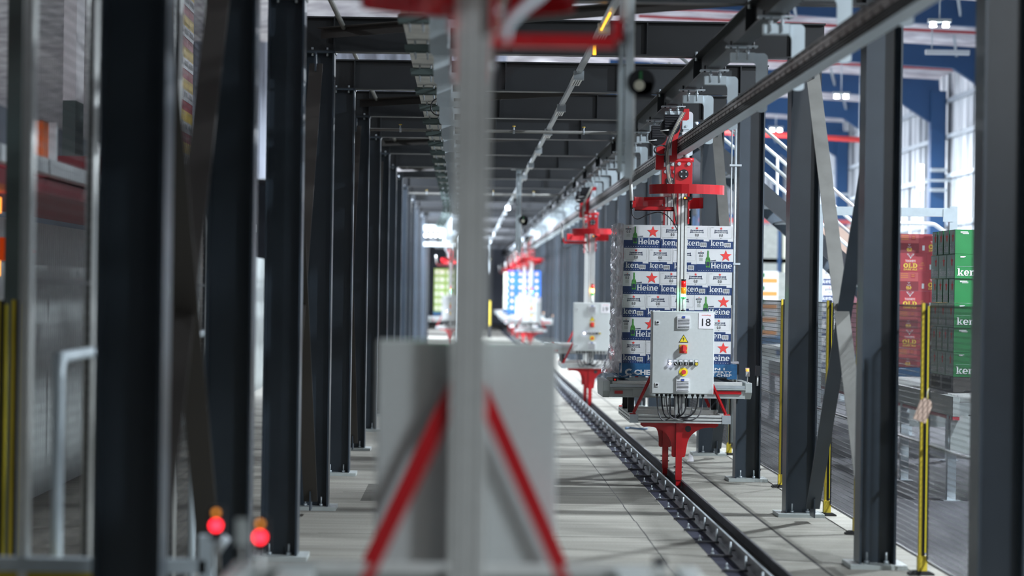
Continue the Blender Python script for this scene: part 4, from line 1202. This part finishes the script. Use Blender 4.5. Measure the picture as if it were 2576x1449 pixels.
# more white and blue cartons beside the wine ones
for i in range(6):
    put(c00, (5.0, 33.2, .90 + i * .2285), math.pi / 2, 'white and blue carton beyond the fence, %s row up' % ordn(i + 1), 'white and blue cartons beyond the fence')


# conveyors carrying them
def conveyor(x0, x1, y0, y1, top, label, grp):
    t = thing('roller_conveyor', label, 'conveyor', (0, 0, 0), 0, grp)
    b = MB()
    for x in (x0, x1 - .06): b.box(x, x + .06, y0, y1, top - .20, top - .02, 'cabside')
    for x in (x0, x1 - .06): b.box(x - .002, x + .062, y0, y1, top - .235, top - .205, 'redc')
    b.build('side_frame', t)
    r = MB(); y = y0 + .08
    while y < y1: r.cyl((x0 + .06, y, top - .04), (x1 - .06, y, top - .04), .036, 'alu', 8); y += .16
    o = r.build('roller', t); o['kind'] = 'stuff'
    for x in (x0 + .03, x1 - .03):
        for y in (y0 + .2, y1 - .2, (y0 + y1) / 2):
            b = MB(); b.box(x - .04, x + .04, y - .04, y + .04, .01, top - .2, 'galv_pale'); b.box(x - .08, x + .08, y - .08, y + .08, 0, .012, 'galv'); b.build('leg', t)
    b = MB(); b.box(x0 + .3, x1 - .3, y0 + .3, y0 + .75, top - .5, top - .22, 'cabside'); b.cyl((x0 + .5, y0 + .2, top - .4), (x0 + .5, y0 + .8, top - .4), .11, 'black', 14); b.build('drive_unit', t)
    b = MB(); b.box(x0 - .01, x1 + .01, y0 + .05, y0 + .08, top - .55, top - .20, 'cabside'); b.build('end_panel', t)
conveyor(4.55, 5.95, 22.4, 27.6, GZ - .15, 'grey roller conveyor under the green cartons', 'roller conveyors beyond the fence')
conveyor(4.75, 6.15, 28.7, 37.5, RZZ - .15, 'grey roller conveyor under the dark red and wine cartons', 'roller conveyors beyond the fence')
conveyor(4.75, 6.9, 43.5, 48.5, 1.0, 'grey roller conveyor under the grey wrapped cartons', 'roller conveyors beyond the fence')

# pale portal over the conveyor
t = thing('portal_frame', 'pale slotted steel portal frame standing over the conveyor behind the fence', 'steel frame', (.22, 28.15, 0.04))
b = MB(); b.box(4.0, 5.44, -.04, .04, 2.80, 2.90, 'galv_pale'); b.build('crossbar', t)
for x in (3.86, 5.42):
    b = MB(); b.box(x - .0, x + .09, -.045, .045, -.04, 2.92, 'galv_pale'); b.box(x - .05, x + .14, -.1, .1, -.04, -.028, 'galv'); b.build('leg', t)
b = MB(); b.box(5.34, 5.46, -.06, -.045, 2.74, 2.89, 'galv_pale'); b.build('corner_plate', t)

# staircase
t = thing('staircase', 'dark stringer staircase with pale tube handrails descending to the right beyond the fence', 'staircase', (0, 30, 0))
sx0, sz0, sx1, sz1 = 2.6, 4.1, 6.35, .95
for y in (0, 1.2):
    b = MB(); b.prism([(sx0, sz0 + .12), (sx1, sz1 + .12), (sx1, sz1 - .14), (sx0, sz0 - .14)], 'y', y - .03, y + .03, 'steel'); b.build('stringer', t)
    for h in (.78, .42):
        b = MB(); b.cyl((sx0, y, sz0 + h), (sx1, y, sz1 + h), .022, 'whitesteel', 10); b.build('handrail', t)
    for u in (.1, .38, .66, .94):
        x = sx0 + (sx1 - sx0) * u; z = sz0 + (sz1 - sz0) * u
        b = MB(); b.cyl((x, y, z), (x, y, z + .78), .022, 'whitesteel', 10); b.build('baluster', t)
for i in range(16):
    u = (i + .5) / 16; x = sx0 + (sx1 - sx0) * u; z = sz0 + (sz1 - sz0) * u
    b = MB(); b.box(x - .13, x + .13, .03, 1.17, z - .015, z + .015, 'galv'); b.build('tread', t)
# level guard rails right of the stair
t = thing('guard_rail', 'white tube guard rail with rounded end above the dark red cartons', 'guard rail', (0, 38, 0))
b = MB(); b.tube([(6.4, 0, 3.05), (7.25, 0, 3.05), (7.45, 0, 3.0), (7.9, 0, 2.65)], .028, 'whitesteel', 8); b.tube([(6.4, .2, 2.85), (7.1, .2, 2.85), (7.6, .2, 2.45)], .028, 'whitesteel', 8); b.build('rail', t)
for x in (6.5, 6.75, 7.0, 7.2):
    b = MB(); b.cyl((x, 0, 2.2), (x, 0, 3.05), .022, 'whitesteel', 8); b.build('baluster', t)
b = MB(); b.box(6.2, 9.5, -.1, .3, 2.05, 2.2, 'whitesteel'); b.build('deck_edge', t)
b = MB()
for x in (6.3, 9.4): b.box(x - .05, x + .05, 0, .1, 0, 2.05, 'whitesteel')
b.build('leg', t)

# pale storage racks far behind
for n, (x, y) in enumerate(((6.4, 66), (7.4, 78))):
    t = thing('pallet_rack', ['orange and blue pallet rack far behind the right columns, nearer one', 'orange and blue pallet rack far behind the right columns, farther one'][n], 'rack', (x, y, 0), 0, 'pallet racks at the far right')
    for xx in (0, 2.2, 4.4):
        b = MB(); b.box(xx - .05, xx + .05, -.05, .05, 0, 4.4, 'bluep'); b.build('upright', t)
    for z in (1.6, 3.86):
        b = MB(); b.box(0, 4.4, -.08, -.05, z, z + .12, 'redc2'); b.box(0, 4.4, -.08, -.05, z + .12, z + .24, 'bluep'); b.build('beam', t)
    b = MB()
    for z in (0, 1.85, 2.75):
        for q in range(4): b.box(.1 + q * 1.1, 1.05 + q * 1.1, -.04, .9, z + .02, z + 1.05, ['card', 'greyc', 'cream', 'kraft'][(q + n) % 4])
    o = b.build('wrapped_load', t); o['kind'] = 'stuff'

# ------------------------------------------------------------------ left hall
GL = 'pale aluminium tubes of the left fence'
ly = [9.75, 11.4, 13.05, 14.75, 16.4, 18.0]
for i, y in enumerate(ly):
    b = MB(); b.cyl((0, 0, 0), (0, 0, 4.2), .028, 'alu', 14); b.box(-.07, .07, -.07, .07, 0, .012, 'galv')
    tag(b.build('fence_tube'), 'bright aluminium fence tube behind the left columns, %s from the camera' % ordn(i + 1), 'post', GL, (-1.76, y, 0))
for i in range(5):
    panel(-1.76, ly[i] + .03, ly[i + 1] - .03, 4.1, .05, 'fine wire mesh panel behind the left columns, %s from the camera' % ordn(i + 1), m='fence', group='mesh panels behind the left columns', wire=.0016, zb=.05, frame=.014)
for i, (ya, yb) in enumerate(((9.95, 11.35), (14.95, 16.3))):
    b = MB(); r = .10
    pts = [(-1.66, ya, 0), (-1.66, ya, 1.50)] + [(-1.66, ya + r - r * math.cos(a), 1.50 + r * math.sin(a)) for a in (.4, .8, 1.2, 1.57)] + [(-1.66, yb - r + r * math.sin(a), 1.50 + r * math.cos(a)) for a in (0, .4, .8, 1.2)] + [(-1.66, yb, 1.50), (-1.66, yb, 0)]
    b.tube(pts, .024, 'galv_pale', 10)
    tag(b.build('hoop_guard'), ['grey tube hoop barrier in front of the left mesh, nearer one', 'grey tube hoop barrier in front of the left mesh, farther one'][i], 'barrier', 'hoop barriers by the left mesh')
struct(MB().box(-3.9, -3.8, 13.5, 60, 0, 2.45, 'cabside').build('wall_enclosure'))
b = MB(); b.box(-2.66, -2.58, 12, 30, 2.585, 2.68, 'whitesteel')
for y in (17.5, 22.0, 28): b.box(-2.65, -2.59, y - .04, y + .04, 0, 2.6, 'dullplate')
tag(b.build('conveyor_girder'), 'thick white girder of the upper conveyor behind the left mesh', 'girder')
b = MB(); b.box(-3.7, -2.70, 18, 30, 2.70, 2.86, 'darkred'); b.box(-3.7, -2.67, 12, 30, 2.48, 2.57, 'redc')
tag(b.build('conveyor_deck'), 'dark red deck of the upper conveyor behind the left columns', 'conveyor')
pallet('blue pallet high on the upper left conveyor', (-3.15, 22.1, 2.87), 1.165)
cst = carton_plain(.38, .37, .285, 'redc', lambda b, w_: (b.rect(.0, w_, .10, .20, -.002, 'gold'), b.rect(.0, w_, .0, .10, -.003, 'card'), [b.rect(.05 + i * .07, .08 + i * .07, .03, .08, -.004, 'ink') for i in range(4)]))
for i in range(6):
    for q in range(3):
        put(cst, (-2.76, 21.75 + q * .385, 3.02 + i * .288), 0, 'red and gold carton on the upper left conveyor, %s row up, %s from front' % (ordn(i + 1), ordn(q + 1)), 'red and white cartons on the upper left conveyor')
b = MB(); b.box(-3.17, -3.07, 19.0, 19.4, 3.35, 6.2, 'paper')
b.box(-3.17, -3.07, 19.0, 19.4, 2.86, 3.35, 'dullplate')
tag(b.build('wrapped_stack'), 'tall blue white film wrapped stack behind the left mesh', 'wrapped load')
b = MB(); b.box(-2.665, -2.605, 14.9, 15.1, 2.68, 2.91, 'orange'); b.box(-2.66, -2.60, 15.35, 15.40, 2.68, 2.93, 'whitesteel')
tag(b.build('drive_box'), 'orange drive box on the white girder behind the left mesh', 'machine')
b = MB(); b.box(-3.0, -2.9, 15.6, 16.1, 2.05, 2.20, 'orange'); b.prism([(15.6, 2.2), (16.3, 2.12), (15.6, 2.05)], 'x', -2.9, -2.88, 'redink')
tag(b.build('marker_flag'), 'small red flag marker on the grey enclosure behind the left mesh', 'marker')
for i, (x, y, z) in enumerate(((-2.95, 15.4, 2.35), (-2.95, 15.4, 1.95))):
    b = MB(); b.box(x - .15, x, y - .3, y, z, z + .1, 'ledamber')
    tag(b.build('amber_beacon'), ['upper', 'lower'][i] + ' glowing orange beacon at the far left edge', 'beacon', 'glowing orange beacons at the left edge')
fence_posts(-2.285, [11.95, 12.35], 1.82, 'at the far left edge', 'yellow', 'blackm', 'yellow posts at the left edge')
b = MB(); b.box(-2.47, -2.36, 13.0, 13.1, 0, 4.6, 'dullplate')
tag(b.build('grey_post'), 'broad blurred grey green post at the far left edge', 'post')
# low guard rail with yellow kick board, left foreground
t = thing('guard_rail', 'low grey guard rail with yellow board at the lower left corner', 'guard rail', (0, 9.75, 0))
b = MB(); b.box(-2.4, -1.02, -.03, .03, .745, .80, 'galv_pale'); b.build('rail', t)
b = MB(); b.box(-2.4, -1.42, -.02, .02, .55, .74, 'yellow'); b.build('kick_board', t)
b = MB(); b.box(-1.05, -.99, -.03, .03, 0, .90, 'galv_pale'); b.cyl((-.99, 0, .84), (-.95, 0, .90), .03, 'galv', 10); b.build('post', t)
b = MB(); b.box(-2.1, -2.04, -.03, .03, 0, .74, 'galv_pale'); b.build('post', t)

# far bright gantry over the left track
t = thing('lit_gantry', 'brightly lit white gantry over the far end of the left track', 'gantry', (-.8, 70, 0))
b = MB(); b.box(-.55, .60, -.2, .2, 3.62, 3.78, 'cabside'); b.box(-.55, .60, -.25, .25, 3.17, 3.28, 'cabside'); b.build('crossbar', t)
for x in (-.5, .66):
    b = MB(); b.box(x - .03, x + .03, -.04, .04, 0, 3.9, 'cabside'); b.build('leg', t)
for i in range(7):
    b = MB(); b.cyl((-.45 + i * .14, -.22, 3.48), (-.45 + i * .14, -.20, 3.48), .055, 'lampsoft', 10); b.box(-.47 + i * .14, -.43 + i * .14, -.19, .0, 3.45, 3.66, 'whitesteel'); b.build('lamp', t)
t = thing('fence_post', 'small far yellow post at the end of the aisle', 'post', (1.05, 98, 0))
b = MB(); b.box(-.06, .06, -.06, .06, .5, 1.5, 'yellow'); b.box(-.08, .08, -.08, .08, 0, .5, 'black'); b.build('post', t)
# paper scrap on the floor near the third right column
b = MB(); b.add([(2.56, 27.4, 0), (2.64, 27.42, 0), (2.60, 27.5, 0), (2.59, 27.44, .09), (2.63, 27.45, .06)], [(0, 1, 2), (0, 3, 2), (0, 1, 3), (1, 4, 3), (1, 2, 4), (2, 3, 4)], 'paper')
tag(b.build('paper_scrap'), 'small crumpled white paper scrap on the floor right of the red guide legs', 'litter')
b = MB(); b.tube([(1.93 + .3 * i / 5 + .35, 33.6 + .12 * math.sin(i * 1.3), .02) for i in range(6)], .015, 'pallet', 6)
tag(b.build('blue_rod'), 'thin blue piece lying on the floor behind the red guide legs', 'litter')

# right column beside the camera lies outside the frame: leave it out
for o in [o for o in COL.objects if o.parent is None and str(o.get('label', '')).endswith('just out of view')]:
    for c in list(o.children): bpy.data.objects.remove(c)
    bpy.data.objects.remove(o)
